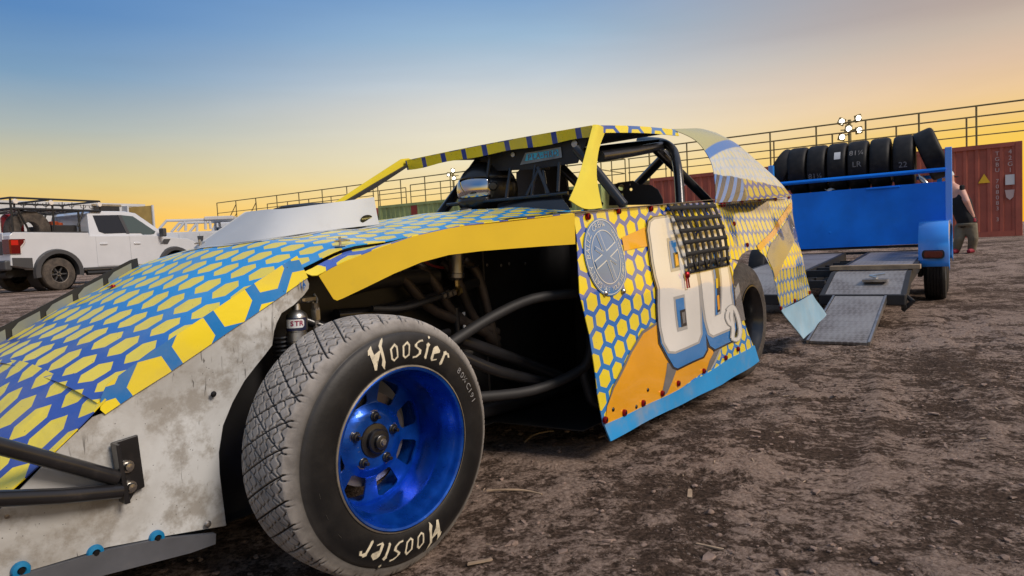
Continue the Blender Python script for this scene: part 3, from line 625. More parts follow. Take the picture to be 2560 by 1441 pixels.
# ------------------------------------------------------------------ tyres in the rack
lab = [('slick black tyre toppled at the left end of the rack', None), ('upright slick tyre next to the toppled one in the rack', None), ('upright tyre chalked 81¼ low on its tread in the rack', '81¼'), ('upright tyre with a white paper label on its tread', 'label'), ('upright tyre chalked 81¼ LR in the middle of the rack', '81¼|LR'), ('plain upright tyre between the LR tyre and the one marked 22', None), ('upright tyre chalked 22 near the right end of the rack', '22'), ('slick black tyre leaning over at the right end of the rack', None)]
yy = [2.05, 1.86, 1.60, 1.335, 1.07, .80, .52, .16]
for i, (l, mk) in enumerate(lab):
    y = yy[i]; R = .345; tilt = 0; z = 1.405+R; x = .40
    if i == 0: tilt = .50; y = 2.10; z += .0
    if i == 7: tilt = -.36; y = .20; z += .06
    loc = TO+tu*x-tv*y; t = thing('racing_slick', (loc[0], loc[1], z), math.pi/2-TTH, l, 'tyre', 'race tyres standing in the trailer rack')
    t.rotation_euler = (tilt, 0, math.pi/2-TTH)
    w = .25
    prof = [(.195, -w*.40), (.21, -w*.46), (R*.84, -w*.5), (R*.94, -w*.47), (R*.985, -w*.40)]+[(R, -w*.3), (R, -w*.1), (R, w*.1), (R, w*.3)]+[(R*.985, w*.40), (R*.94, w*.47), (R*.84, w*.5), (.21, w*.46), (.195, w*.40)]
    MB().lathe(prof, (0, 0, 0), (0, 1, 0), 56).build('carcass', M['rubber'], t, 2)
    MB().lathe([(R*.90, -w*.505), (R*.905, -w*.51), (R*.91, -w*.505)], (0, 0, 0), (0, 1, 0), 40).build('sidewall_rib', M['rubber'], t, 2)
    def on_tread(body, size, a0, yo, m=M['chalk'], bold=0):
        v, f = text_mesh(body, size, bold=bold); v, f = cut_grid(v, f, .03)
        V = [(-(R+.002)*math.cos(a0+b/R), yo-a, (R+.002)*math.sin(a0+b/R)) for a, b in v]; mkobj('chalk_mark', V, f, m, t, recalc=False)
    if mk == 'label':
        vv, ff = cut_grid(*poly_tri([[(-.04, -.055), (.04, -.055), (.04, .055), (-.04, .055)]]), .03); mkobj('paper_label', [(-(R+.002)*math.cos(.42+b/R), -.02-a, (R+.002)*math.sin(.42+b/R)) for a, b in vv], ff, M['sticker'], t, recalc=False)
    elif mk:
        for j, b in enumerate(mk.split('|')): on_tread(b, .105, {2: -.35, 4: .45-.48*j, 6: -.22}[i], .0 if j == 0 else -.0)
for (y, c) in ((.30, 'steel'), (1.42, 'sticker')):
    loc = TO+tu*.12-tv*y; t = thing('rag' if y > 1 else 'steel_bottle', (loc[0], loc[1], 1.40), math.pi/2-TTH, 'white rag lying on the rack shelf under the tyres' if y > 1 else 'bright metal bottle lying by the right rack post', 'rag' if y > 1 else 'bottle')
    if y > 1: sheet('cloth', [[(-.06, -.05), (.06, -.06), (.07, .05), (-.05, .06)]], lambda a, b: (a, b, .03+.025*math.sin(a*40)*math.cos(b*33)), M['sticker'], t, .02, .003)
    else: MB().lathe([(0, -.10), (.035, -.10), (.035, .03), (.015, .06), (.015, .09), (0, .09)], (0, 0, .06), (.1, .5, .8), 12).build('body', M['steel'], t, 1)
# ------------------------------------------------------------------ white pickup with rack, seen from its right rear quarter
def pick(px, py, Y): return pyw(px, py, Y)
def truck_frame(px, py, d, ang):
    P = pyw(px, py, d); return P
PK_Y = 18.3; PKA = R_(66); _p = pyw(150, 700, PK_Y); PKZ = .28
pk_u = np.array([math.cos(PKA), math.sin(PKA)])
pt = thing('pickup_truck', (_p[0], _p[1], PKZ), PKA, 'white crew cab pickup with black fender flares and a black bed rack', 'pickup')
# local: X forward, origin on the ground below the right rear wheel's outer face, Y to the left; the body spans Y 0 .. 2.1
BW = 2.08; WB = 3.71; WR = .44
def arch(cx, r, z0, n=9, back=True):
    a = np.linspace(math.pi, 0, n); return [(cx+r*math.cos(t), max(z0, .48+r*math.sin(t))) for t in a]
def side_profile():
    # lower body outline, from the rear bumper along the bottom to the front, then back along the beltline
    p = [(-1.18, .72)]+[(-.60, .62)]+arch(0, .56, .58)+[(.62, .50), (3.10, .50)]+arch(WB, .56, .56)+[(WB+.62, .60), (WB+.92, .62), (WB+1.0, .95), (WB+.92, 1.22), (WB+.55, 1.36), (WB-.62, 1.46), (WB-.80, 1.50), (.95, 1.47), (.93, 1.56), (-1.05, 1.58), (-1.14, 1.50), (-1.16, 1.0)]
    return p
def ext(name, prof, y0, y1, m, parent, bevel=.03, tum=0):
    n = len(prof); tri = geometry.tessellate_polygon([[Vector((a, b, 0)) for a, b in prof]])
    v = [(a, y0+tum*max(0, b-1.45), b) for a, b in prof]+[(a, y1-tum*max(0, b-1.45), b) for a, b in prof]
    f = [tuple(range(n)), tuple(range(2*n-1, n-1, -1))]+[(i, (i+1) % n, (i+1) % n+n, i+n) for i in range(n)]
    return mkobj(name, v, f, m, parent, 1, bevel)
ext('body', side_profile(), .03, BW-.03, M['whitecar'], pt, .012)
cab = [(.98, 1.46), (1.08, 2.12), (1.22, 2.20), (2.25, 2.22), (2.60, 2.17), (3.46, 1.52), (3.46, 1.44), (.98, 1.44)]
cb = ext('cab', cab, .06, BW-.06, M['whitecar'], pt, .05, .26)
def quad(name, pts, y, m, parent, tum=.26, th=.012):
    return MB().prism(pts, lambda a, b, h: (a, y+tum*max(0, b-1.45)-h, b), th).build(name, m, parent, bevel=.0)
quad('rear_side_window', [(1.28, 1.60), (1.22, 2.07), (2.00, 2.10), (2.12, 1.56), (1.44, 1.54)], .058, M['glass'], pt)
quad('front_side_window', [(2.20, 1.55), (2.10, 2.10), (2.48, 2.07), (3.12, 1.60), (3.05, 1.53), (2.72, 1.47), (2.60, 1.55)], .058, M['glasslight'], pt)
quad('window_pillar', [(2.10, 2.10), (1.99, 2.10), (2.12, 1.54), (2.22, 1.54)], .050, M['darktrim'], pt)
MB().prism([(.10, 1.52), (.20, 2.10), (1.78, 2.10), (1.88, 1.52)], lambda a, b, h: (1.015+(b-1.46)*.22-h-.03, a+.06, b), .01).build('rear_window', M['glass'], pt)
for x0, x1 in ((1.12, 2.16), (2.18, 3.32)):
    MB().prism([(x0, .60), (x1, .60), (x1, 1.46), (x0, 1.46)], lambda a, b, h: (a, .028-h, b), .012).build('door', M['whitecar'], pt, bevel=.008)
    d_ = MB().box((x0+.22, .0, 1.24), (.22, .03, .05)).build('door_handle', M['whitecar'], pt, bevel=.012)
MB().prism([(.70, .52), (3.05, .52), (3.05, .58), (.70, .58)], lambda a, b, h: (a, .02-h, b), .03).build('sill', M['darktrim'], pt)
MB().tube([(.75, -.02, .42), (3.0, -.02, .42)], .06, 8).build('side_step', M['blacktube'], pt, 1)
for cx in (0, WB):
    a = np.linspace(math.pi*1.06, -.06*math.pi, 19); ri, ro = .52, .66
    v = []; 
    for t in a: v += [(cx+ro*math.cos(t), .03, .48+ro*math.sin(t)*.98), (cx+(ro-.02)*math.cos(t), -.07, .48+(ro-.03)*math.sin(t)*.98), (cx+ri*math.cos(t), -.07, .48+ri*math.sin(t)), (cx+ri*math.cos(t), .10, .48+ri*math.sin(t))]
    f = []
    for i in range(len(a)-1):
        for k in range(3): f.append((4*i+k, 4*i+k+1, 4*i+k+5, 4*i+k+4))
    mkobj('fender_flare', v, f, M['darktrim'], pt, 1)
    MB().lathe([(.54, 0), (.54, .45)], (cx, .08, .48), (0, 1, 0), 20).build('wheel_well', M['blackmatte'], pt, 1)
MB().prism([(-.66, .62), (-1.14, .72), (-1.14, .92), (-.66, .90)], lambda a, b, h: (a, .015-h, b), .02).build('rocker_trim', M['darktrim'], pt)
MB().cbox((-1.30, .06, .60), (-1.12, BW-.06, .86)).build('rear_bumper', M['darktrim'], pt, bevel=.04)
MB().cbox((-1.172, .34, 1.0), (-1.15, BW-.34, 1.36)).build('tailgate_panel', M['darktrim'], pt, bevel=.01); MB().cbox((-1.166, .30, .93), (-1.145, BW-.30, 1.56)).build('tailgate', M['whitecar'], pt, bevel=.01)
for y in (.0, BW):
    s = 1 if y == 0 else -1; tl = MB().prism([(-1.17, 1.02), (-.92, 1.02), (-.90, 1.20), (-.80, 1.30), (-.80, 1.40), (-1.17, 1.40)], lambda a, b, h: (a, y+s*(.02+.0)-s*h, b), .03).build('tail_light', M['taildark'], pt, bevel=.01)
    MB().prism([(-1.15, 1.24), (-.98, 1.24), (-.98, 1.37), (-1.15, 1.37)], lambda a, b, h: (a, y+s*(-.012)-s*h, b), .006).build('lens', M['taillight'], tl); MB().prism([(-.94, 1.04), (-.925, 1.04), (-.915, 1.19), (-.82, 1.30), (-.82, 1.37), (-.835, 1.37), (-.835, 1.31), (-.93, 1.20)], lambda a, b, h: (a, y+s*(-.012)-s*h, b), .006).build('lens', M['clear'], tl)
    MB().cbox((-1.19, min(y, y+s*.3), 1.02), (-1.165, max(y, y+s*.3), 1.40)).build('tail_light', M['taildark'], pt, bevel=.01)
MB().prism([(WB-.52, 1.20), (WB-.24, 1.20), (WB-.12, 1.36), (WB-.36, 1.36)], lambda a, b, h: (a, .026-h, b), .01).build('fender_vent', M['darktrim'], pt)
MB().box((3.18, -.16, 1.56), (.12, .22, .26)).build('side_mirror', M['darktrim'], pt, bevel=.03)
MB().prism([(.2, 1.52), (.3, 2.12), (1.78, 2.12), (1.88, 1.52)], lambda a, b, h: (3.46-(b-1.50)*1.34+h*.8, a, b+h*.5), .01).build('windscreen', M['glass'], pt)
MB().cbox((WB+.93, .15, .75), (WB+1.02, BW-.15, 1.2)).build('grille', M['darktrim'], pt, bevel=.03)
MB().cbox((-1.05, .10, .95), (.92, BW-.10, 1.572)).build('bed_floor', M['blackmatte'], pt); 
MB().cbox((-1.08, .035, 1.565), (.93, .10, 1.595)).build('bed_rail_cap', M['darktrim'], pt)
def truck_wheel(parent, x, y, side):
    w = simple_tyre(parent, (x, y+side*.16, WR), (0, 1, 0), WR, .32, .225, M['dirttyre'], 40, 'wheel', 4)
    MB().lathe([(0, -.02), (.05, -.02), (.06, .0), (.17, .02), (.205, -.06), (.235, -.14), (.24, -.15), (.245, -.13), (.225, 0), (.225, .1)], (x, y+side*.16, WR), (0, side, 0), 32).build('rim', M['blackpaint'], w, 1)
    for k in range(6):
        a = k*math.pi/3; c, s_ = math.cos(a), math.sin(a); MB().box((x+.12*c, y+side*.08, WR+.12*s_), (.20, .03, .035), Matrix.Rotation(-a, 3, 'Y')).build('spoke', M['darktrim'], w); MB().lathe([(0, -.012), (.014, -.01), (.014, .02)], (x+.055*c, y+side*.055, WR+.055*s_), (0, side, 0), 8).build('lug_nut', M['steel'], w)
    MB().lathe([(.225, -.155), (.24, -.158), (.245, -.15)], (x, y+side*.16, WR), (0, side, 0), 32).build('bead_ring', M['dullmetal'], w, 1)
for x in (0, WB): truck_wheel(pt, x, -.03, 1); truck_wheel(pt, x, BW+.03, -1)
# underbody
MB().cbox((-1.1, .5, .42), (WB+.8, BW-.5, .62)).build('chassis', M['blackmatte'], pt); MB().tube([(-1.05, .35, .5), (-1.05, 1.2, .48)], .10, 10).build('spare_wheel_carrier', M['blackmatte'], pt, 1)
# bed rack: tubular frame with an upper tray that carries cut-out scenery panels
rk = []
def rt(*p, r=.028, name='rack_tube'): MB().tube(p, r, 7).build(name, M['blacktube'], pt, 1)
X0, X1, Y0, Y1, ZA, ZB = -.95, 1.45, .20, BW-.20, 2.20, 2.48
for y in (Y0, Y1):
    rt((X0, y, 1.58), (X0, y, ZB)); rt((.10, y, 1.58), (.10, y, ZB)); rt((.80, y, 1.58), (.80, y, ZA)); rt((X0, y, ZA), (X1, y, ZA), r=.035); rt((X0, y, ZB), (X1, y, ZB)); rt((X1, y, ZA), (X1, y, ZB)); rt((-.80, y, ZA), (-.55, y, 1.6)); rt((.95, y, ZA), (.75, y, 1.75))
for x in (X0, .10, X1): rt((x, Y0, ZA), (x, Y1, ZA)); rt((x, Y0, ZB), (x, Y1, ZB))
rt((-1.6, Y1, 1.5), (-1.1, Y1, ZB), (X0, Y1, ZB)); 
for i in range(9): MB().cbox((X0+.1+i*.26, Y0, ZA-.02), (X0+.2+i*.26, Y1, ZA)).build('tray_slat', M['blacktube'], pt)
random.seed(3)
for k, x in enumerate((-.65, -.35, -.08, .35, .62, .95, 1.2)):        # cut-out cactus and brush silhouettes
    h = random.uniform(.16, .25); MB().tube([(x, Y0-.01, ZA), (x+.02, Y0-.01, ZA+h)], .012, 5).build('cutout_panel', M['blacktube'], pt)
    for s_ in (-1, 1): MB().tube([(x, Y0-.01, ZA+h*.35), (x+s_*.06, Y0-.01, ZA+h*.5), (x+s_*.075, Y0-.01, ZA+h*.85)], .009, 5).build('cutout_panel', M['blacktube'], pt)
for x in (-.88, .02, 1.38): MB().lathe([(0, -.05), (.06, -.05), (.07, -.03), (.05, .04), (0, .05)], (x, Y0-.06, ZB-.10), (0, 1, 0), 12).build('pod_light', M['clear'], pt, 1)
# load in the bed
loc = np.array([_p[0], _p[1]]); 
def bedthing(name, x, y, z, label, cat):
    P = loc+pk_u*x+np.array([-math.sin(PKA), math.cos(PKA)])*y; return thing(name, (P[0], P[1], PKZ+z), PKA, label, cat)
sp = bedthing('spare_tyre', -.42, .50, 1.66, 'big dusty spare tyre standing in the white pickup bed', 'tyre'); sp.rotation_euler = (0, -.1, PKA)
simple_tyre(sp, (0, 0, .0), (.1, 1, .12), .52, .34, .22, M['dirttyre'], 40, 'carcass', 4)
dr = bedthing('fuel_can', -.30, 1.35, 1.62, 'dark red fuel can behind the spare tyre in the pickup bed', 'can'); MB().lathe([(0, 0), (.24, 0), (.26, .04), (.26, .42), (.2, .5), (.08, .53), (0, .53)], (0, 0, 0), (0, 0, 1), 20).build('body', M['reddrum'], dr, 1)
bg = bedthing('storage_bin', .55, 1.0, 1.58, 'black storage bin under the pickup rack with orange straps', 'bin'); MB().cbox((-.35, -.55, 0), (.35, .6, .22)).build('bin_body', M['blackmatte'], bg, bevel=.03); MB().cbox((-.2, -.3, .222), (.0, .1, .34)).build('strap', M['orangecan'], bg, bevel=.02); MB().cbox((.1, -.1, .222), (.25, .35, .32)).build('strap', M['orangecan'], bg, bevel=.02)

# ------------------------------------------------------------------ white enclosed trailer with open door behind the pickup
def vbox(name, Y, px0, px1, pyt, zb, depth, m, label, cat):
    a = pyw(px0, pyt[0], Y); b = pyw(px1, pyt[1], Y); return a, b
et0 = pyw(-150, 495, 20.9); et1 = pyw(362, 511, 26.4); ez = .28
eang = math.atan2(et1[1]-et0[1], et1[0]-et0[0]); eL = math.hypot(et1[0]-et0[0], et1[1]-et0[1]); eH = et1[2]-ez
et = thing('enclosed_trailer', (et0[0], et0[1], ez), eang, 'long white enclosed trailer with a dark opening behind the pickup', 'trailer')
def epx(px, py): # point on trailer side, local x, z
    d = ray(px, py); n = np.array([-math.sin(eang), math.cos(eang), 0]); o = np.array([et0[0], et0[1], 0]); P = CAMP+d*(((o-CAMP)@n)/(d@n)); return ((P-o)@np.array([math.cos(eang), math.sin(eang), 0]), P[2]-ez)
o1 = epx(232, 515); o2 = epx(299, 530)
MB().prism([(0, .5), (eL, .5), (eL, eH-.08), (eL-.08, eH), (0, eH)], lambda a, b, h: (a, h, b), 2.3).build('body', M['whitebox'], et)
MB().cbox((o1[0], -.012, o2[1]), (o2[0], -.002, o1[1])).build('opening', M['blackmatte'], et); MB().cbox((o1[0]-.06, -.03, o1[1]), (o2[0]+.06, -.013, o1[1]+.07)).build('opening_trim', M['alu'], et)
MB().cbox((0, -.02, eH-.10), (eL, -.002, eH-.005)).build('roof_trim', M['whitebox'], et); MB().cbox((o2[0]+.1, -.35, o2[1]-.2), (o2[0]+.16, -.013, o1[1]+.0)).build('flap', M['whitebox'], et)
for x in (eL*.35, eL*.42): simple_tyre(et, (x, .12, .36), (0, 1, 0), .36, .22, .2, M['rubber'], 20, 'wheel')
d0 = epx(318, 519); d1 = epx(381, 519); dd = thing('plywood_door', (0, 0, 0), 0, 'tan plywood lined trailer door standing open right of the enclosed trailer', 'door')
P0 = pyw(318, 519, 25.8); P1 = pyw(382, 519, 25.5); dd.location = (P0[0], P0[1], ez); dang = math.atan2(P1[1]-P0[1], P1[0]-P0[0]); dd.rotation_euler = (0, 0, dang); dL = math.hypot(P1[0]-P0[0], P1[1]-P0[1]); dH = P0[2]-ez
MB().cbox((.04, 0, .45), (dL-.05, .03, dH)).build('panel', M['tan'], dd); MB().cbox((0, -.02, .4), (.045, .05, dH+.02)).build('frame', M['whitebox'], dd); MB().cbox((dL-.05, -.02, .4), (dL, .05, dH+.02)).build('frame', M['whitebox'], dd)
for x in (.2, dL-.2): MB().tube([(x, .02, 0), (x, .02, .46)], .03, 6).build('leg', M['darktrim'], dd)

# ------------------------------------------------------------------ white service truck with ladder rack
SY = 23.0; sa = pyw(392, 583, SY); sb = pyw(598, 575, SY+.6); sang = math.atan2(sb[1]-sa[1], sb[0]-sa[0]); sL = math.hypot(sb[0]-sa[0], sb[1]-sa[1]); sz = .30; sH = sa[2]-sz
st = thing('service_truck', (sa[0], sa[1], sz), sang, 'white utility bed truck with toolboxes and a white ladder rack', 'truck')
MB().cbox((0, 0, .55), (sL, 1.9, sH)).build('utility_bed', M['whitebox'], st, bevel=.02)
n = 4
for i in range(n): MB().cbox((sL*i/n+.03, -.015, .62), (sL*(i+1)/n-.03, -.003, sH-.06)).build('toolbox_door', M['whitebox'], st, bevel=.006)
MB().prism([(sL*.52-.1, sH-.16), (sL*.52+.1, sH-.16), (sL*.52+.07, sH-.34), (sL*.52, sH-.40), (sL*.52-.07, sH-.34)], lambda a, b, h: (a, -.016-h, b), .01).build('badge', M['darktrim'], st)
def spx(px, py):
    nrm = np.array([-math.sin(sang), math.cos(sang), 0]); o = np.array([sa[0], sa[1], 0]); d = ray(px, py); P = CAMP+d*(((o-CAMP)@nrm)/(d@nrm)); return ((P-o)@np.array([math.cos(sang), math.sin(sang), 0]), P[2]-sz)
def rpath(pts, r=.045, name='rack_tube'):
    for y in (.08, 1.8): MB().tube([(spx(*p)[0], y, spx(*p)[1]) for p in pts], r, 6).build(name, M['whitebox'], st, 1)
rpath([(393, 577), (415, 552), (460, 551), (522, 549)]); rpath([(442, 578), (462, 553)]); rpath([(463, 577), (463, 553)]); rpath([(513, 574), (512, 550)]); rpath([(526, 573), (523, 550)]); 
tp = spx(530, 547); te = spx(582, 545); MB().cbox((tp[0]-.25, .0, tp[1]-.04), (te[0], 1.9, tp[1]+.08)).build('rack_crossbox', M['whitebox'], st, bevel=.02)
cabp = [(sL+.02, .5), (sL+.02, 1.5), (sL+.12, 2.0), (sL+1.5, 2.02), (sL+2.1, 1.45), (sL+3.0, 1.35), (sL+3.1, .5)]
ext('cab', cabp, .05, 1.85, M['whitecar'], st, .04, .2)
MB().prism([(sL+.25, 1.50), (sL+.30, 1.88), (sL+1.35, 1.88), (sL+1.75, 1.50)], lambda a, b, h: (a, .045+.2*max(0, b-1.45)-h, b), .012).build('side_window', M['glass'], st)
for x in (sL*.62, sL+2.4): simple_tyre(st, (x, .14, .40), (0, 1, 0), .40, .25, .22, M['rubber'], 24, 'wheel'); simple_tyre(st, (x, 1.76, .40), (0, 1, 0), .40, .25, .22, M['rubber'], 20, 'wheel')
MB().prism([(.12, 1.5), (.2, 1.9), (1.6, 1.9), (1.68, 1.5)], lambda a, b, h: (sL+.03+(b-1.5)*.2-h-.02, a, b), .01).build('rear_window', M['glass'], st)
# white SUV beyond it, seen above the hood
vy = 27.0; va = pyw(592, 553, vy); vz = .30; vH = va[2]-vz
sv = thing('utility_vehicle', (va[0], va[1], vz), .12, 'white van with a dark trapezoid side window behind the hood scoop', 'van')
ext('body', [(-1.2, .45), (-1.25, vH*.62), (-.9, vH-.04), (-.6, vH), (2.2, vH), (2.9, vH*.62), (3.9, vH*.52), (4.0, .45)], 0, 1.9, M['whitecar'], sv, .06, .15)
MB().prism([(.15, vH*.90), (1.15, vH*.90), (1.12, vH*.80), (.82, vH*.62), (.35, vH*.62)], lambda a, b, h: (a, -.004+.15*max(0, b-1.45)-h, b), .012).build('side_window', M['glass'], sv); MB().prism([(-.85, vH*.90), (-.35, vH*.90), (-.25, vH*.64), (-1.0, vH*.64)], lambda a, b, h: (a, -.004+.15*max(0, b-1.45)-h, b), .012).build('side_window', M['glass'], sv)
for x in (-.3, 3.0): simple_tyre(sv, (x, .12, .38), (0, 1, 0), .38, .24, .2, M['rubber'], 20, 'wheel'); simple_tyre(sv, (x, 1.78, .38), (0, 1, 0), .38, .24, .2, M['rubber'], 20, 'wheel')
# ------------------------------------------------------------------ race car: dirt modified
car = thing('race_car', tuple(CO), math.pi/2-CTH, 'dirt modified race car number 80 with yellow and blue hexagon wrap', 'race car')
def L(u, v, z): return (u, -v, z)
def Lp(p): return (p[0], -p[1], p[2])
KU = [-.9, -.585, -.3, -.05, .1, .3, .6, .9, 1.2, 1.5]; KZ = [.40, .548, .69, .815, .866, .888, .913, .953, .985, 1.0]
KUf = np.linspace(-.9, 1.5, 241); _kz = np.interp(KUf, KU, KZ)
for _ in range(60): _kz[1:-1] = .25*_kz[:-2]+.5*_kz[1:-1]+.25*_kz[2:]
def hz(u, v): return float(np.interp(u, KUf, _kz))+.03*(1-min(1, ((v+.84)/.5)**2))+.028*max(0, min(1, -(v+.35)/.98))+.004*math.sin(u*23+v*5)*math.sin(v*11)
# -- hood and nose
sheet('hood', [[(-.585, -1.34), (-.585, -.355), (-.02, -.352), (.9, -.352), (1.42, -.30), (1.42, -1.40), (.9, -1.38)]], lambda a, b: L(a, b, hz(a, b)), M['hood'], car, .04, .003, flip=True)
def nz(u, v): return .552+(u+.575)*.80+.03*(1-min(1, ((v+.84)/.5)**2))+.028*max(0, min(1, -(v+.35)/.98))+.006*math.sin(u*17+v*9)
sheet('nose', [[(-1.12, -1.36), (-1.12, -.345), (-.570, -.345), (-.572, -1.36)]], lambda a, b: L(a, b, nz(a, b)), M['nose'], car, .04, .003, flip=True)
# -- left side panel of the nose (white plastic) and its hexagon fin
SV = -.35
def svf(u, z): return SV+.006*math.sin(u*9+z*4)+.004*math.sin(z*21)
def ppx(pts, v=SV): return [tuple(pv(x, y, v)[[0, 2]]) for x, y in pts]
arch_px = [(569, 1316), (563, 1257), (552, 1186), (548, 1132), (559, 1065), (584, 1007), (613, 953), (640, 915), (662, 885), (677, 863), (680, 830), (686, 808), (699, 783), (730, 763), (758, 738), (771, 722), (773, 710), (766, 690)]
side = ppx([(-40, 1462), (42, 1437), (267, 1368), (420, 1340)])+ppx(arch_px)+ppx([(658, 762), (420, 930), (262, 1033), (233, 1044), (146, 1123), (46, 1223)])+[(-1.02, .175), (-1.10, .12)]+[(-1.10, .04)]
sheet('side_panel', [side], lambda a, b: L(a, svf(a, b), b), M['whiteplastic'], car, .06, .004)
fin = ppx([(741, 640), (760, 677), (768, 694), (658, 767), (580, 820), (497, 880), (417, 937), (330, 992), (263, 1036), (250, 1025), (252, 992), (267, 961), (400, 864), (586, 738), (705, 662)])
sheet('side_fin', [fin], lambda a, b: L(a, svf(a, b)+.006+.010*max(0, min(1, (b-.5)*.0)), b), M['finhex'], car, .05, .002)
rf = sheet('right_fin', [[(-.045, .80), (-.050, .874), (-.075, .868), (-.35, .735), (-.60, .615), (-.66, .58), (-.66, .40), (-.3, .5)]], lambda a, b: L(a, -1.338, b), M['finblack'], car, .06, .004)
for k in range(6):                                                    # grey cells printed on the inner face of the far fin
    a0 = -.075-.100*k; a1 = a0-.082; zt = lambda a: .872+(a+.05)*.485; q = [(a0, zt(a0)-.003), (a0-.062, zt(a0-.062)-.003), (a1, zt(a1)-.016), (a1, zt(a1)-.085), (a1+.02, zt(a1+.02)-.10), (a0, zt(a0)-.10)]
    sheet('fin_cell', [q[::-1]], lambda a, b: L(a, -1.334, b), M['greycell'], rf, .2, 0)
sheet('right_side_panel', [[(-1.10, .04), (-.31, .17), (-.31, .36), (-.2, .55), (-.02, .79), (-.3, .62), (-1.10, .12)]], lambda a, b: L(a, -1.346, b), M['whiteplastic'], car, .1, .004, flip=True)
rub = ppx([(534, 1332), (533, 1358), (471, 1380), (292, 1426), (120, 1470), (-60, 1520), (-60, 1462), (75, 1428), (267, 1372), (400, 1345)])
sheet('rub_strip', [rub], lambda a, b: L(a, SV+.012+.15*max(0, .12-b)*.5, b), M['greyplastic'], car, .05, .016)
def ring_at(px, py, v, r, name, mo, mi, parent=car, surf=None):
    p = pv(px, py, v) if surf is None else surf(px, py)
    vv = p[1]; o = MB().lathe([(r*.42, .004), (r*.5, .0075), (r*.9, .006), (r, .002), (r, -.004)], L(p[0], vv, p[2]), (0, -1, 0), 18).build(name, mo, parent, 1)
    MB().lathe([(0, .009), (r*.30, .009), (r*.42, .005), (r*.44, 0)], L(p[0], vv, p[2]), (0, -1, 0), 10).build('bolt_head', mi, o, 1); return o
for q in ((52, 1426), (238, 1382), (392, 1345)): ring_at(*q, SV+.004, .0175, 'blue_washer', M['bluealu'], M['darkbolt'])
for q, r in (((17, 1290), .009), ((520, 1311), .009), ((534, 986), .008)): MB().lathe([(0, .005), (r*.6, .004), (r, 0)], Lp(pv(*q, SV+.004)), (0, -1, 0), 12).build('rivet', M['dullmetal'] if r > .0085 else M['darkbolt'], car, 1)  # the smallest, dark one stands in for a hole
def px_strokes(name, strokes, w, v, m, parent):
    for s_ in strokes:
        pts = [tuple(pv(x, y, v)[[0, 2]]) for x, y in s_]
        sheet(name, [stroke(pts, w)], lambda a, b: L(a, v, b), m, parent, .05, 0)
px_strokes('marker_writing', [[(750, 705), (752, 722)], [(759, 706), (757, 715), (760, 722), (764, 715), (759, 706)], [(758, 699), (760, 727)]], .0022, SV+.012, M['markerblue'], car)
# -- front bumper stays and bracket
MB().prism([(-.03, -.075), (.028, -.08), (.034, .045), (.012, .05), (.0, .066), (-.022, .062)], lambda a, b, h: L(pv(316, 1180, -.34)[0]+a, -.338+h, pv(316, 1180, -.34)[2]-b), .006).build('bumper_bracket', M['blackpaint'], car, bevel=.003)
MB().prism([(-.03, -.075), (-.022, -.075), (-.010, .062), (-.022, .062)], lambda a, b, h: L(pv(316, 1180, -.34)[0]+a, -.334+h, pv(316, 1180, -.34)[2]-b), .03).build('bracket_flange', M['blackpaint'], car, bevel=.002)
for q in ((317, 1166), (324, 1217)): MB().lathe([(0, .016), (.008, .015), (.0105, .010), (.0105, .006), (.014, .006), (.014, 0)], Lp(pv(*q, -.332)), (0, -1, 0), 12).build('bracket_bolt', M['steel'], car, 1)
b1 = [Lp(pv(290, 1195, -.315)), Lp(pv(150, 1157, -.30)), Lp(pv(0, 1116, -.29)), Lp(pv(-200, 1064, -.28))]; b2 = [Lp(pv(300, 1228, -.315)), Lp(pv(150, 1241, -.30)), Lp(pv(0, 1247, -.29)), Lp(pv(-200, 1252, -.28))]
e1 = b1[-1]; e2 = b2[-1]
MB().tube(b1+[(e1[0]-.12, e1[1]+.12, e1[2]), (e1[0]-.14, 1.2, e1[2]), (e1[0]-.02, 1.40, e1[2])], .0165, 12).build('front_bumper_bar', M['blackpaint'], car, 1); MB().tube(b2+[(e2[0]-.12, e2[1]+.12, e2[2]), (e2[0]-.14, 1.2, e2[2]), (e2[0]-.02, 1.40, e2[2])], .0165, 12).build('front_bumper_bar', M['blackpaint'], car, 1)
# -- fender deck and yellow fender flange behind the front wheel
FA = np.array([0., -.33]); FB = np.array([.85, -.004]); FD = (FB-FA)/np.linalg.norm(FB-FA); FN = np.array([-FD[1], FD[0]])
def pf(x, y):
    d = ray(x, y); o = w2c(CAMP); q = w2c(CAMP+d)-o; t = ((FA-o[:2])@FN)/(q[:2]@FN); p = o+q*t; return float((p[:2]-FA)@FD), float(p[2])
ftop = [pf(*q) for q in ((797, 690), (830, 670), (862, 655), (935, 625), (1030, 592), (1150, 565), (1300, 548), (1436, 534))]
fbot = [pf(*q) for q in ((1438, 611), (1360, 616), (1280, 622), (1205, 628), (1121, 638), (1052, 656), (982, 685), (913, 719), (857, 746), (842, 752), (833, 748))]
def fl(s, z): q = FA+FD*s; return L(q[0], q[1]+.004*math.sin(s*7), z)
sheet('fender_flange', [fbot+ftop], fl, M['yellow'], car, .05, .003)
fs = [p[0] for p in ftop]; fz = [p[1] for p in ftop]
def fdz(u, v):
    vo = -.33+.3835*(u); k = max(0, min(1, (v+.356)/max(.02, vo+.356))); zo = float(np.interp(u/FD[0], fs, fz)); zi = hz(u, -.352)-.012
    return zi*(1-k)+(zo+.002)*k
pts = [(-.03, -.352)]+[((FA+FD*s)[0], (FA+FD*s)[1]) for s in np.linspace(-.015, .915, 12)]+[(.9, -.352)]
sheet('fender_deck', [pts], lambda a, b: L(a, b, fdz(a, b)), M['fenderhex'], car, .04, .003, flip=True)
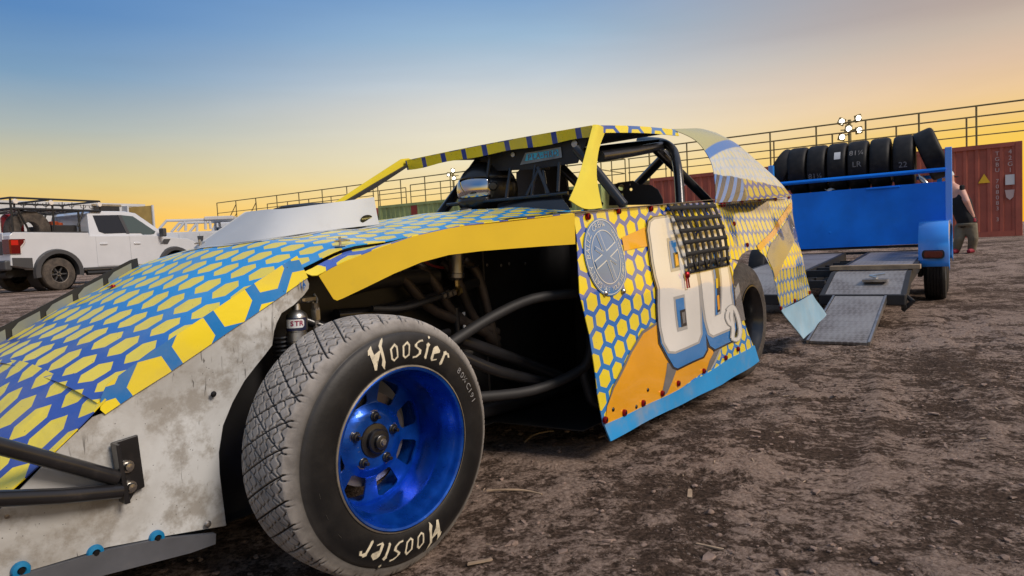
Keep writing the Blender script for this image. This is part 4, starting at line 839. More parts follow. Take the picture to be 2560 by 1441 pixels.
ins = sheet('door_top_return', [[(.86, -.35), (.86, -.02), (1.2, -.03), (2.35, -.035), (2.35, -.20), (1.4, -.22), (1.4, -.35)]], lambda a, b: L(a, b, .958+.053*(a-.86)/.9-.01*0+.0), M['dullmetal'], car, .2, .003, flip=True)

# -- near body side: door, quarter, skirt
def dv(u, z):
    base = -(.05+.07*float(sstep(2.2, 2.9, u)))*max(0, z-.62)/.4 if z > .62 else .035*(.62-z)/.5
    base -= .018*max(0, u-2.4)**1.5
    return base+.004*math.sin(u*5+z*3)+.003*math.sin(z*17+u*2)+.0035*math.sin(u*13)*math.sin(z*9)
def pd(x, y):
    v = 0.
    for _ in range(5): p = pv(x, y, v); v = dv(p[0], p[2])
    p[1] = v; return p
def D(x, y): p = pd(x, y); return (p[0], p[2])
def Z7(a, b): return (1400+a*.4441, 480+b*.4441)
def Z5(a, b): return (1400+a*.27756, 500+b*.27756)
def dmap(lvl): return lambda a, b: L(a, dv(a, b)+lvl, b)
door_px = [(1435, 541), (1442, 595), (1446, 680), (1449, 737), (1473, 835), (1493, 982), (1509, 1066), (1649, 1000), (1755, 943), (1817, 903), (1884, 866), (1871, 835), (1857, 791), (1844, 729), (1830, 702), (1834, 676), (1845, 655), (1806, 640), (1800, 508), (1750, 507), (1700, 508), (1625, 514), (1544, 521), (1470, 529), (1437, 531)]
door = sheet('door_panel', [[D(*q) for q in door_px]], dmap(0), M['doorhex'], car, .045, .003)
quarter_px = [(1798, 509), (1808, 645), (1845, 650), (1853, 637), (1871, 625), (1893, 624), (1911, 640), (1928, 671), (1936, 702), (1945, 746), (1952, 775), (1987, 755), (2027, 735), (2010, 666), (1997, 613), (1986, 569), (1980, 524), (1978, 492), (1937, 496), (1880, 501)]
quarter = sheet('quarter_panel', [[D(*q) for q in quarter_px]], lambda a, b: L(a, dv(a, b)+.002, b), M['quarterhex'], car, .06, .003)
skirt_px = [(1508, 1062), (1522, 1103), (1600, 1060), (1666, 1027), (1735, 993), (1800, 962), (1850, 932), (1895, 903), (1884, 864), (1817, 900), (1755, 940), (1649, 997)]
sheet('skirt', [[D(*q) for q in skirt_px]], lambda a, b: L(a, dv(a, b)+.006+.05*max(0, .16-b), b), M['skirt'], car, .05, .006)
flap_px = [(1950, 776), (2028, 735), (2058, 787), (2030, 815), (1996, 847), (1975, 815)]
sheet('rear_flap', [[D(*q) for q in flap_px]], lambda a, b: L(a, dv(a, b)+.008+.12*max(0, .33-b), b), M['flap'], car, .06, .006)
def decal(name, loops, m, lvl, parent=door, fn=D):
    return sheet(name, [[fn(*q) for q in l] for l in loops], dmap(lvl), m, parent, .045, 0)
def Z7l(l): return [Z7(*q) for q in l]
def Z5l(l): return [Z5(*q) for q in l]
decal('orange_swoosh', [Z7l([(252, 1308), (262, 1205), (300, 1105), (345, 1022), (400, 905), (465, 797), (548, 742), (700, 760), (830, 830), (862, 905), (830, 1000), (700, 1090), (560, 1170), (400, 1245)])], M['orange'], .0030)
decal('grey_outline', [Z7l([(262, 1205), (300, 1105), (345, 1022), (400, 905), (465, 797), (548, 742), (548, 728), (458, 782), (390, 900), (334, 1016), (292, 1095)])], M['greyprint'], .0042)
decal('orange_band', [Z7l([(345, 258), (420, 225), (492, 192), (500, 305), (430, 318), (358, 332)])], M['orange'], .0030)
decal('grey_stripe', [Z7l([(600, 960), (655, 990), (600, 1130), (582, 1148), (568, 1140)])], M['greyprint'], .0042)
decal('grey_stripe', [Z7l([(868, 890), (905, 872), (880, 940), (846, 1000), (818, 1012), (838, 950)])], M['greyprint'], .0042)
decal('pale_stripe', [Z7l([(892, 888), (905, 880), (872, 960), (850, 996), (842, 998)])], M['palegrey'], .0052)
decal('grey_patch', [Z7l([(985, 600), (1010, 560), (1026, 640), (1040, 720), (1000, 735), (975, 690)])], M['greyprint'], .0030)
decal('pale_stripe', [Z7l([(975, 560), (1000, 510), (1010, 560), (985, 610)])], M['palegrey'], .0042)
eight = [(488, 215), (495, 170), (520, 150), (600, 138), (690, 150), (735, 200), (745, 300), (752, 400), (765, 470), (776, 540), (786, 700), (789, 800), (772, 848), (700, 880), (640, 905), (602, 903), (572, 850), (553, 760), (546, 640), (546, 545), (527, 480), (512, 400), (500, 300)]
zero = [(775, 480), (762, 330), (770, 240), (800, 200), (880, 190), (915, 240), (935, 400), (955, 560), (972, 680), (974, 735), (955, 772), (900, 795), (852, 815), (828, 800), (806, 720), (790, 600)]
sh8 = [(548, 560), (560, 850), (600, 925), (636, 985), (656, 992), (798, 926), (818, 888), (812, 790), (790, 560)]
sh0 = [(790, 560), (812, 790), (838, 865), (866, 885), (962, 838), (985, 770), (972, 600), (945, 430), (930, 400), (800, 470)]
def dec2(name, poly, off, m, lvl): decal(name, [Z7l(offset_poly(poly, off))], m, lvl)
dec2('number_outline', sh8, 12, M['blackprint'], .0052); dec2('number_outline', sh0, 11, M['blackprint'], .0052); dec2('number_outline', eight, 12, M['blackprint'], .0056)
dec2('number_shadow', sh8, 1, M['blueprint'], .0066); dec2('number_shadow', sh0, 1, M['blueprint'], .0066)
dec2('number_rim', eight, 6, M['palegrey'], .0076); dec2('number_rim', zero, 6, M['palegrey'], .0076)
dec2('digit_eight', eight, -6, M['whiteprint'], .0088); dec2('digit_zero', zero, -6, M['whiteprint'], .0088)
def inset(parts):
    for poly, m, l in parts: decal('digit_counter', [Z7l(poly)], M[m], .0098+.001*l)
inset([([(628, 592), (690, 576), (708, 772), (650, 788)], 'palegrey', 0), ([(638, 606), (684, 594), (698, 752), (656, 764)], 'blueprint', 1), ([(662, 668), (692, 658), (701, 752), (671, 761)], 'blackprint', 2), ([(671, 680), (688, 674), (693, 736), (678, 742)], 'greyprint', 3)])
inset([([(590, 262), (646, 250), (668, 440), (614, 452)], 'palegrey', 0), ([(602, 280), (640, 270), (656, 425), (622, 432)], 'blueprint', 1), ([(624, 345), (652, 338), (660, 422), (634, 428)], 'blackprint', 2), ([(632, 356), (648, 350), (654, 412), (638, 418)], 'orange', 3)])
inset([([(826, 300), (880, 290), (897, 685), (862, 702)], 'palegrey', 0), ([(836, 320), (858, 315), (878, 690), (864, 694)], 'blueprint', 1), ([(858, 420), (878, 415), (889, 672), (873, 680)], 'blackprint', 2), ([(862, 490), (874, 486), (877, 540), (866, 544)], 'yellow', 3), ([(869, 585), (882, 580), (887, 660), (876, 666)], 'orange', 3)])
for w, m, l in ((26, 'palegrey', .0112), (17, 'whiteprint', .0124)):
    for s_ in ([(958, 640), (952, 700), (962, 770), (958, 825)], [(930, 668), (948, 648), (966, 652), (988, 700), (1002, 770), (998, 815), (980, 832), (955, 822)], [(960, 655), (935, 672), (928, 705), (942, 740), (962, 752)]):
        decal('script_letter', [Z7l(stroke(smooth_path(s_, 3), w))], M[m], l)
# emblem
ec = D(*Z5(402, 520)); et_, eb_, el_, er_ = D(*Z5(388, 165)), D(*Z5(420, 872)), D(*Z5(206, 480)), D(*Z5(592, 600))
ERz = abs(et_[1]-eb_[1])/2; ERu = abs(er_[0]-el_[0])/2; ec = ((el_[0]+er_[0])/2, (et_[1]+eb_[1])/2)
def ecirc(r, n=48): return [(ec[0]+ERu*r*math.cos(a), ec[1]+ERz*r*math.sin(a)) for a in np.linspace(0, 2*math.pi, n+1)[:-1]]
def ident(x, y): return (x, y)
decal('emblem', [ecirc(1.0)], M['emblem'], .0045, door, ident)
for r in (.97, .70): decal('emblem_ring', [ecirc(r), ecirc(r-.025)[::-1]], M['emblemline'], .0060, door, ident)
def ring_text(body, a_mid, r, size, inward=False, gap=1.0):
    # letters on the ring; clockwise with their feet towards the centre, or anticlockwise with feet outwards
    step = size*.80*gap/r; n = len(body)
    for i, ch in enumerate(body):
        if ch == ' ': continue
        v, f = text_mesh(ch, size*1.25, bold=.0)
        a = a_mid-(i-(n-1)/2)*step if not inward else a_mid+(i-(n-1)/2)*step
        up = (math.cos(a), math.sin(a)) if not inward else (-math.cos(a), -math.sin(a)); ri = (up[1], -up[0])
        V = [(ec[0]+ERu*(r*math.cos(a)+ri[0]*x+up[0]*y), ec[1]+ERz*(r*math.sin(a)+ri[1]*x+up[1]*y)) for x, y in v]
        sheet('emblem_letter', None, dmap(.0060), M['emblemline'], door, .1, 0, tri=(V, f))
ring_text('SALTY BALLZ CREW', R_(163), .835, .175); ring_text('USE YOUR HEAD', R_(292), .835, .135, True); ring_text('PUT IT IN KNOW', R_(12), .835, .115, True, .95)
for a in (R_(82), R_(252)): decal('emblem_dot', [[(ec[0]+ERu*(.835*math.cos(a)+.035*math.cos(t)), ec[1]+ERz*(.835*math.sin(a)+.035*math.sin(t))) for t in np.linspace(0, 2*math.pi, 11)[:-1]]], M['emblemline'], .0060, door, ident)
def ebar(p, q, w, m=M['emblemline'], lv=.006):
    a, b = D(*Z5(*p)), D(*Z5(*q)); decal('emblem_bar', [stroke([a, b], w)], m, lv, door, ident)
for p, q, w in (((312, 590), (495, 412), .036), ((305, 435), (498, 568), .017), ((328, 300), (488, 720), .028)): ebar(p, q, w); ebar(p, q, w*.72, M['emblem'], .0068)
for q in ((398, 842), (560, 822)): p = pd(*Z5(*q)); MB().lathe([(0, .012), (.008, .010), (.012, .004), (.012, 0)], L(p[0], p[1]+.003, p[2]), (0, -1, 0), 12).build('rivet', M['steel'], car, 2)
for q in ((1467, 542), (1544, 528), (1625, 522), (1510, 1050), (1558, 1032), (1605, 1008), (1653, 984), (1693, 959), (1757, 928), (1812, 895), (1843, 873), (1834, 560), (1866, 613), (1803, 513), (1810, 512), (1853, 506), (1897, 501), (1937, 499), (1970, 494), (1950, 771), (1985, 752), (2022, 732)):
    p = pd(*q); ring_at(0, 0, 0, .0135, 'red_washer', M['redalu'], M['darkbolt'], surf=lambda x, y, p=p: (p[0], p[1]+.006, p[2]))
for q in ((295, 1225), (490, 1115), (425, 1210)): p = pd(*Z7(*q)); MB().lathe([(0, .004), (.006, .004), (.009, .001)], L(p[0], p[1]+.003, p[2]), (0, -1, 0), 10).build('rivet', M['darkbolt'], car, 1)  # dark studs stand in for small holes in the door
# orange stripe and a grey ground reflection painted on the quarter
decal('ground_reflection', [[(1979, 526), (1960, 560), (1925, 610), (1915, 640), (1929, 671), (1937, 700), (1960, 650), (1985, 600), (1992, 590)]], M['greyprint'], .005, quarter)
decal('orange_fade', [[(1977, 505), (1952, 540), (1915, 592), (1890, 615), (1893, 623), (1900, 628), (1918, 607), (1955, 557), (1979, 522)]], M['orange'], .006, quarter)

# -- window net
net_tl, net_tr, net_br, net_bl = [(1660, 511), (1777, 506), (1817, 664), (1712, 686)]
def netp(s, t, lift):
    x = (net_tl[0]*(1-s)+net_tr[0]*s)*(1-t)+(net_bl[0]*(1-s)+net_br[0]*s)*t; y = (net_tl[1]*(1-s)+net_tr[1]*s)*(1-t)+(net_bl[1]*(1-s)+net_br[1]*s)*t
    p = pd(x, y); return L(p[0], p[1]+.016+.022*math.sin(t*math.pi)+lift, p[2])
net = None
def ribbon(name, fn, n, parent):
    v = []; 
    for i in range(n+1): v += list(fn(i/n))
    o = mkobj(name, v, [(2*i, 2*i+1, 2*i+3, 2*i+2) for i in range(n)], M['net'], parent, 2, recalc=False); s = o.modifiers.new('s', 'SOLIDIFY'); s.thickness = .002; return o
net = ribbon('window_net', lambda t: (netp(0, t, .0), netp(.045, t, .0)), 14, car)
for k in range(1, 8):
    c = k/7*.925; ribbon('strap', lambda t, c=c, k=k: (netp(c, t, 0.), netp(c+.062, t, 0.)), 28, net)
for k in range(6):
    c = .03+k*.165; ribbon('strap', lambda t, c=c, k=k: (netp(t, c, .0035), netp(t, c+.062, .0035)), 28, net)
ribbon('strap', lambda t: (netp(t, .955, 0.002), netp(t, 1.0, 0.002)), 10, net)
for k in range(8): c = k/7*.9; ribbon('strap', lambda t, c=c, k=k: (netp(c+.07*t*(1 if k % 2 else -1)*.6, .84+.13*t, .006), netp(c+.03+.07*t*(1 if k % 2 else -1)*.6, .84+.13*t, .006)), 3, net)
p = pd(*Z7(690, 468)); o = MB().lathe([(0, .014), (.014, .012), (.018, 0)], L(p[0], p[1]+.02, p[2]), (0, -1, 0), 14).build('net_buckle', M['redalu'], car, 2); q1, q2 = pd(*Z7(688, 485)), pd(*Z7(700, 540))
MB().tube([L(q1[0], q1[1]+.02, q1[2]), L(q2[0]-.012, q2[1]+.02, q2[2]), L(q2[0]+.012, q2[1]+.02, q2[2]), L(q1[0]+.02, q1[1]+.02, q1[2])], .004, 6, closed=True).build('buckle_pull', M['redalu'], o, 1)
# -- wheels
WRAD = .3445; WW = .262
def tread_tyre(name, c, axis, parent):
    # detailed tyre: smooth sidewalls, tread band with real grooves; 'wear' marks dusty contact rubber
    n, K = 1500, 96; half = .093
    prof_out = [(.203, -.016), (.212, -.006), (.226, .0), (.245, .0015), (.262, .0), (.280, -.004), (.293, -.009), (.300, -.014), (.3015, -.0185), (.304, -.0175), (.315, -.024), (.326, -.032)]
    prof_in = [(.326, -WW+.032), (.304, -WW+.0175), (.28, -WW+.004), (.245, -WW), (.212, -WW+.006), (.203, -WW+.016)]
    sx = np.linspace(half, -half, K); off = -WW/2+sx; rr = .3445-.011*(np.abs(sx)/half)**3.2
    R = np.array([p[0] for p in prof_out]+list(rr)+[p[0] for p in prof_in]); H = np.array([p[1] for p in prof_out]+list(off)+[p[1] for p in prof_in]); P = len(R); a0 = len(prof_out)
    th = np.arange(n)/n*2*math.pi; arc = th*WRAD
    TT, SS = np.meshgrid(arc, sx, indexing='ij'); C_ = 2*math.pi*WRAD
    g = np.zeros_like(TT)
    def tri(x): return 2*np.abs(2*(x-np.floor(x+.5)))-1
    lam = C_/74
    for k, s0 in enumerate((-.0805, -.0575, -.0345, -.0115, .0115, .0345, .0575, .0805)):
        w = np.clip(tri(TT/lam+.5*(k % 2))*1.6, -1, 1)*.0048; d = np.abs(SS-s0-w); g = np.maximum(g, np.clip((.0028-d)/.0011, 0, 1))
    N1 = 34
    for sg, ph in ((1, 0.), (-1, .37)):
        x = (TT+sg*SS*.55)/(C_/N1)+ph; d = np.abs(x-np.round(x))*(C_/N1); g = np.maximum(g, np.clip((.0027-d)/.0011, 0, 1))
    RR = np.tile(R, (n, 1)); RR[:, a0:a0+K] -= .0070*g
    # side sipes on the shoulder
    ax = Vector(axis).normalized(); x_ = Vector((0, 0, 1)); y_ = ax.cross(x_); cx = np.array(c)
    D_ = np.cos(th)[:, None]*np.array(x_)+np.sin(th)[:, None]*np.array(y_)
    V = cx+RR[:, :, None]*D_[:, None, :]+H[None, :, None]*np.array(ax)
    wear = np.zeros((n, P)); wear[:, a0:a0+K] = 1-g; wear[:, a0-1] = .78; wear[:, a0-2] = .55; wear[:, a0-3] = .25; wear[:, a0-4] = .05; wear[:, a0-5] = .10; wear[:, a0-6] = .04
    i = np.arange(n)[:, None]; j = np.arange(P-1)[None, :]; i2 = (i+1) % n
    F_ = np.stack(np.broadcast_arrays(i*P+j, i*P+j+1, i2*P+j+1, i2*P+j), -1).reshape(-1, 4)
    me = bpy.data.meshes.new(name); me.vertices.add(n*P); me.vertices.foreach_set('co', V.reshape(-1)); me.loops.add(F_.size); me.loops.foreach_set('vertex_index', F_.ravel().astype(np.int32)); me.polygons.add(len(F_)); me.polygons.foreach_set('loop_start', (np.arange(len(F_))*4).astype(np.int32)); me.polygons.foreach_set('loop_total', np.full(len(F_), 4, np.int32)); me.update(calc_edges=True); me.polygons.foreach_set('use_smooth', np.ones(len(F_), bool))
    at = me.attributes.new('wear', 'FLOAT', 'POINT'); at.data.foreach_set('value', wear.ravel().astype(np.float32)); me.materials.append(M['tread'])
    o = bpy.data.objects.new(name, me); COL.objects.link(o); o.parent = parent; return o
STR = .057; WAX = Vector((-math.sin(STR), -math.cos(STR), 0))                  # local axis pointing outwards
WC = Vector((0, 0, WRAD-.006))
WX = Vector((0, 0, 1)); WY = WAX.cross(WX)                                         # wheel plane axes (up, horizontal)
fw = tread_tyre('front_wheel', tuple(WC), WAX, car)
def wpt(a, b, off): return tuple(WC+WY*a+WX*b+WAX*off)                             # a: horizontal in the wheel plane, b: up
# which horizontal sense is to the right in the picture (rearwards)
SGN = 1 if WY.x > 0 else -1
def wp(a, b, off): return wpt(a*SGN, b, off)
rim = MB().lathe([(.2065, -.030), (.2125, -.014), (.2125, -.004), (.2085, -.0005), (.2030, -.003), (.1990, -.012), (.1965, -.026), (.1900, -.034), (.1885, -.044), (.1800, -.056), (.1795, -.070), (.1785, -.150), (.1770, -.165), (.1700, -.175), (.1690, -.215), (.2, -.24), (.2065, -.245)], WC, WAX, 72).build('rim', M['rim'], fw, 1)
MB().lathe([(.2135, -.010), (.2165, -.0055), (.2155, -.0015), (.2115, -.0000)], WC, WAX, 72).build('rim_edge', M['rimlip'], fw, 1)
def rot2(p, a): return (p[0]*math.cos(a)-p[1]*math.sin(a), p[0]*math.sin(a)+p[1]*math.cos(a))
circ = lambda r, n: [(r*math.cos(t), r*math.sin(t)) for t in np.linspace(0, 2*math.pi, n+1)[:-1]]
hole = []
for r, hw in ((.100, .0235), (.108, .0270), (.152, .0370), (.161, .0330)): hole.append((r, hw))
def holepoly(a):
    pts = [(hole[0][0], -hole[0][1]+.006), (hole[1][0]-.002, -hole[1][1]), (hole[2][0], -hole[2][1]), (hole[3][0]-.002, -hole[3][1]), (hole[3][0]+.002, -hole[3][1]+.010), (hole[3][0]+.002, hole[3][1]-.010), (hole[3][0]-.002, hole[3][1]), (hole[2][0], hole[2][1]), (hole[1][0]-.002, hole[1][1]), (hole[0][0], hole[0][1]-.006)]
    return [rot2(p, a) for p in pts]
def discoff(r): return -.140 if r < .075 else (-.140-.014*min(1, (r-.075)/.025) if r < .165 else -.154-.004*min(1, (r-.165)/.012))
NH = 8
sheet('wheel_disc', [circ(.1772, 72)]+[holepoly(k*2*math.pi/NH+.30)[::-1] for k in range(NH)], lambda a, b: wp(a, b, discoff(math.hypot(a, b))), M['rim'], fw, .012, .005, flip=(SGN < 0))
for k in range(NH): h_ = [wp(a, b, discoff(math.hypot(a, b))+.0012) for a, b in offset_poly(holepoly(k*2*math.pi/NH+.30), .0035)]; MB().tube(h_, .0022, 5, closed=True).build('window_edge', M['rim'], fw, 1)
MB().lathe([(0, -0.1000), (.016, -0.1000), (.020, -0.1027), (.020, -0.1123), (.030, -0.1137), (.033, -0.1171), (.033, -0.1287), (.046, -0.1314), (.050, -0.1410)], WC, WAX, 28).build('hub', M['blackpaint'], fw, 1)
MB().lathe([(0, -0.0930), (.006, -0.0930), (.008, -0.0954), (.008, -0.0984), (.011, -0.0984), (.011, -0.1014)], WC, WAX, 8).build('spindle_nut', M['dullmetal'], fw, 1)
for k in range(5):
    a = k*2*math.pi/5+.25; c = wp(.066*math.cos(a), .066*math.sin(a), 0); ln = MB().lathe([(0, -0.1120), (.005, -0.1126), (.0065, -0.1250), (.010, -0.1262), (.0115, -0.1298), (.0145, -0.1321), (.0145, -0.1410)], c, WAX, 10).build('lug_nut', M['blackpaint'], fw, 1)
    MB().lathe([(.0155, -0.1370), (.018, -0.1370), (.018, -0.1410)], c, WAX, 10).build('washer', M['steel'], fw, 1)
MB().lathe([(.02, -.17), (.13, -.17), (.13, -.185)], WC, WAX, 32).build('brake_rotor', M['dullmetal'], fw, 1); MB().lathe([(.0, -.118), (.165, -.118)], WC, WAX, 32).build('hub_backing', M['blacksheet'], fw, 1) if False else None
pl = [(-.150, -.060), (-.128, -.066), (-.122, -.036), (-.132, -.030), (-.146, -.030)]
sheet('wheel_sticker', [[(-.147, -.062), (-.127, -.067), (-.122, -.036), (-.140, -.030)]], lambda a, b: wp(a, b, discoff(math.hypot(a, b))+.004), M['sticker'], fw, .1, 0); sheet('wheel_sticker', [[(-.141, -.038), (-.125, -.043), (-.123, -.036), (-.139, -.031)]], lambda a, b: wp(a, b, discoff(math.hypot(a, b))+.005), M['blackprint'], fw, .1, 0)
# raised sidewall lettering, blackletter strokes; x along the word, y outwards, unit = letter height
GL = {
 'H': ([[(.02, .80), (.10, .95), (.30, 1.05), (.26, .92), (.27, .55), (.62, .62), (.62, .30), (.52, .08), (.60, -.10), (.72, -.22), (.72, -.10), (.80, .12), (.80, .85), (.92, 1.02), (.98, 1.18), (.80, 1.10), (.62, .92), (.62, .74), (.27, .68), (.27, .20), (.18, .02), (.08, .06), (.10, .30), (.10, .80)]], 1.0),
 'o': ([[[(.08, .12), (.27, -.03), (.56, .12), (.56, .62), (.40, .80), (.08, .60)], [(.21, .16), (.21, .54), (.36, .64), (.44, .56), (.44, .20), (.30, .10)]]], .66),
 's': ([[(.08, .52), (.08, .62), (.34, .84), (.56, .92), (.62, .80), (.44, .76), (.26, .66), (.26, .54), (.56, .40), (.56, .20), (.34, .02), (.04, -.04), (.02, .08), (.22, .10), (.38, .22), (.38, .34)]], .66),
 'i': ([[(.08, .08), (.20, -.02), (.30, .06), (.26, .10), (.26, .60), (.34, .74), (.18, .84), (.06, .70), (.10, .60)], [(.20, .96), (.30, 1.08), (.22, 1.22), (.12, 1.08)]], .40),
 'e': ([[(.06, .10), (.20, -.02), (.52, .14), (.50, .22), (.26, .12), (.24, .36), (.56, .54), (.56, .66), (.30, .84), (.14, .74), (.06, .62)]], .62),
 'r': ([[(.08, .06), (.18, -.02), (.28, .08), (.26, .58), (.36, .66), (.46, .54), (.58, .62), (.44, .80), (.28, .78), (.22, .84), (.06, .70), (.10, .60)]], .60),
}
HOLES = {'e': None}
def sidewall(rr):
    pr = [(.212, -.006), (.226, .0), (.245, .0015), (.262, .0), (.280, -.004), (.293, -.009), (.300, -.014)]; return float(np.interp(rr, [p[0] for p in pr], [p[1] for p in pr]))
def word(body, a_mid, size, rb, lean=.0):
    # letters run clockwise as seen from outside, feet at radius rb
    W_ = sum(GL[c][1] for c in body)*size*1.02+size*.06*len(body); x = -W_/2
    for c in body:
        polys, adv = GL[c]
        for pl_ in polys:
            for grow, m, lv in ((.020, M['letteredge'], .0012), (-.018, M['lettering'], .0022)):
                lps = pl_ if isinstance(pl_[0], list) else [pl_]; loop = [[(x+a*size+b*size*lean, b*size) for a, b in (offset_poly(q, grow if qi == 0 else -grow) if grow else q)] for qi, q in enumerate(lps)]; loop = [loop[0]]+[h_[::-1] for h_ in loop[1:]]
                def fn(a, b):
                    r = rb+b; t = a_mid-a/(rb+.03); return wp(r*math.cos(t), r*math.sin(t), sidewall(r)+lv)
                sheet('letter_edge' if grow > 0 else 'letter', loop, fn, m, fw, .02, 0, flip=(SGN > 0))
        x += adv*size+size*.07
word('Hoosier', R_(82), .056, .2345, .12); word('Hoosier', R_(-98), .056, .2345, .12)
def chalk(body, a_mid, size, rb, tilt=0):
    v, f = text_mesh(body, size); V = [(a, b) for a, b in v]
    def fn(a, b): r = rb+b; t = a_mid-a/rb; return wp(r*math.cos(t), r*math.sin(t), sidewall(r)+.0012)
    sheet('chalk_mark', None, fn, M['chalk'], fw, .02, 0, tri=(V, f), flip=(SGN > 0))
for ch, a in zip('80¼C191', (40, 36, 32, 27, 23.5, 20, 16.5)): chalk(ch, R_(a), .026, .262)
for a in (R_(200), R_(214), R_(188)): MB().tube([wp(.268*math.cos(a+t), .268*math.sin(a+t), sidewall(.268)+.0006) for t in np.linspace(0, .05, 4)], .0009, 4).build('moulding', M['letteredge'], fw)
# rear wheel (near side) and the two far wheels
def plain_wheel(name, u, v_out, R_w, m=M['dirttyre'], axis=(0, -1, 0)):
    c = L(u, v_out-.135, R_w-.004); w = .27
    prof = [(.205, .118), (.215, .130), (.245, .135), (.285, .128), (.315, .112), (.330, .095), (R_w, .07), (R_w, .025), (R_w-.006, .022), (R_w-.006, .014), (R_w, .011), (R_w, -.03), (R_w, -.07), (.33, -.1), (.28, -.13), (.21, -.125)]
    o = MB().lathe(prof, c, axis, 60).build(name, m, car, 1)
    MB().lathe([(.21, .125), (.212, .133), (.204, .134), (.196, .115), (.18, .09), (.178, .03), (.165, .022), (.05, .03), (.045, .06), (0, .06)], c, axis, 40).build('rim', M['blackpaint'], o, 1)
    return o, c
rw, rc = plain_wheel('rear_wheel', 2.793, -.012, WRAD)
a = R_(-8); MB().tube([(rc[0]+.115*math.cos(t)*.16-.02, rc[1]-.045, rc[2]-.03+.045*math.sin(t)) for t in np.linspace(0, 2*math.pi, 15)[:-1]], .0045, 6, closed=True).build('rim_marking', M['warnyellow'], rw, 1)
for k in range(5): t = k*2*math.pi/5; MB().lathe([(0, .07), (.01, .068), (.012, .03)], (rc[0]+.065*math.cos(t), rc[1], rc[2]+.065*math.sin(t)), (0, -1, 0), 8).build('lug_nut', M['steel'], rw, 1)
plain_wheel('rear_wheel', 2.793, -1.42, WRAD); plain_wheel('front_wheel', 0.0, -1.43, WRAD)
MB().tube([L(2.793, -.2, WRAD), L(2.793, -1.5, WRAD)], .045, 10).build('rear_axle', M['blackmatte'], car, 1); MB().tube([L(.02, -.2, WRAD), L(.02, -1.5, WRAD)], .03, 8).build('front_axle', M['blackmatte'], car, 1)
# -- inner panels, floor, right body side
IV = -.50
ip = sheet('inner_panel', [[(-.27, .13), (1.62, .13), (1.62, .95), (.9, .94), (.6, .90), (.3, .87), (.1, .845), (-.03, .79), (-.2, .62), (-.27, .5)]], lambda a, b: L(a, IV, b), M['blacksheet'], car, .3, .003)
MB().cbox(L(.93, IV+.002, .15), L(.938, IV+.006, .92)).build('panel_seam', M['dullmetal'], car)
for q in ((1218, 663), (1253, 664), (1273, 660), (1313, 660)): MB().lathe([(0, .004), (.004, .003), (.0075, 0)], Lp(pv(*q, IV+.003)), (0, -1, 0), 10).build('rivet', M['dullmetal'], car, 1)
for i, (ch, q) in enumerate(zip('7726', ((1250, 1020), (1272, 1018), (1290, 1012), (1310, 1010)))):
    v_, f_ = text_mesh(ch, .055); p = pv(*q, IV+.004); sheet('chalk_mark', None, lambda a, b, p=p: L(p[0]+a, IV+.004, p[2]+b), M['greyplastic'], ip, .2, 0, tri=(v_, f_))
sheet('floor_pan', [[(-1.0, -1.3), (-1.0, -.45), (.9, -.45), (.95, -.06), (2.45, -.06), (2.45, -1.6), (.95, -1.6)]], lambda a, b: L(a, b, .135), M['blacksheet'], car, .5, .004)
sheet('right_body_side', [[(.85, .12), (2.45, .12), (2.5, .45), (2.8, .62), (3.1, .50), (3.25, .2), (4.0, .2), (3.7, 1.05), (1.4, .985), (.86, .93)]], lambda a, b: L(a, -1.68+.03*max(0, b-.6), b), M['blacksheet'], car, .25, .003, flip=True)
sheet('firewall', [[(-1.64, .13), (-.06, .13), (-.06, .93), (-1.64, .95)]], lambda a, b: L(1.62, a, b), M['blacksheet'], car, .5, .003)
sheet('rear_deck', [[(2.45, -1.62), (2.45, -.05), (3.62, -.04), (3.62, -1.64)]], lambda a, b: L(a, b, 1.02+.05*(a-2.45)), M['blacksheet'], car, .3, .003, flip=True)
sheet('wheel_liner', [[(2.30, .14), (2.44, .14), (2.44, .99), (2.30, .96)]], lambda a, b: L(a, -.40, b), M['blacksheet'], car, .5, .003)
def tube(name, pts, r, m='blackpaint', n=12, sm=4): return MB().tube(smooth_path(pts, sm) if sm else pts, r, n).build(name, M[m], car, 1)
tube('nerf_bar', [Lp(pv(1120, 862, -.32)), Lp(pv(1230, 793, -.27)), Lp(pv(1330, 748, -.20)), Lp(pv(1440, 733, -.10))], .020, 'blackmatte')
tube('lower_arm', [Lp(pv(1150, 850, -.36)), Lp(pv(1290, 900, -.32)), Lp(pv(1400, 942, -.26))], .024)
tube('lower_arm', [Lp(pv(1150, 890, -.34)), Lp(pv(1250, 930, -.30)), Lp(pv(1380, 960, -.25))], .022)
tube('nerf_bar', [Lp(pv(1180, 995, -.30)), Lp(pv(1330, 977, -.22)), Lp(pv(1440, 932, -.14)), Lp(pv(1474, 890, -.10)), Lp(pv(1482, 790, -.09))], .020, 'blackmatte')
tube('nerf_bar', [Lp(pv(1455, 920, -.13)), Lp(pv(1470, 975, -.11)), Lp(pv(1490, 1010, -.09)), Lp(pv(1560, 1010, -.08))], .019, 'blackmatte')
tube('frame_rail', [L(-.9, -.55, .22), L(.3, -.53, .20), L(1.2, -.45, .18), L(2.4, -.40, .18)], .03); tube('frame_rail', [L(-.9, -1.1, .22), L(.3, -1.15, .20), L(2.4, -1.2, .18)], .03)
tube('upper_frame_tube', [Lp(pv(840, 790, -.46)), Lp(pv(1000, 770, -.46)), Lp(pv(1190, 705, -.46))], .022); tube('steering_rod', [Lp(pv(1140, 770, -.44)), Lp(pv(1145, 860, -.44))], .012)
tube('upper_arm', [Lp(pv(760, 800, -.42)), Lp(pv(860, 835, -.36)), Lp(pv(980, 880, -.28))], .014); tube('upper_arm', [Lp(pv(1120, 830, -.42)), Lp(pv(1060, 850, -.36)), Lp(pv(985, 885, -.28))], .014)
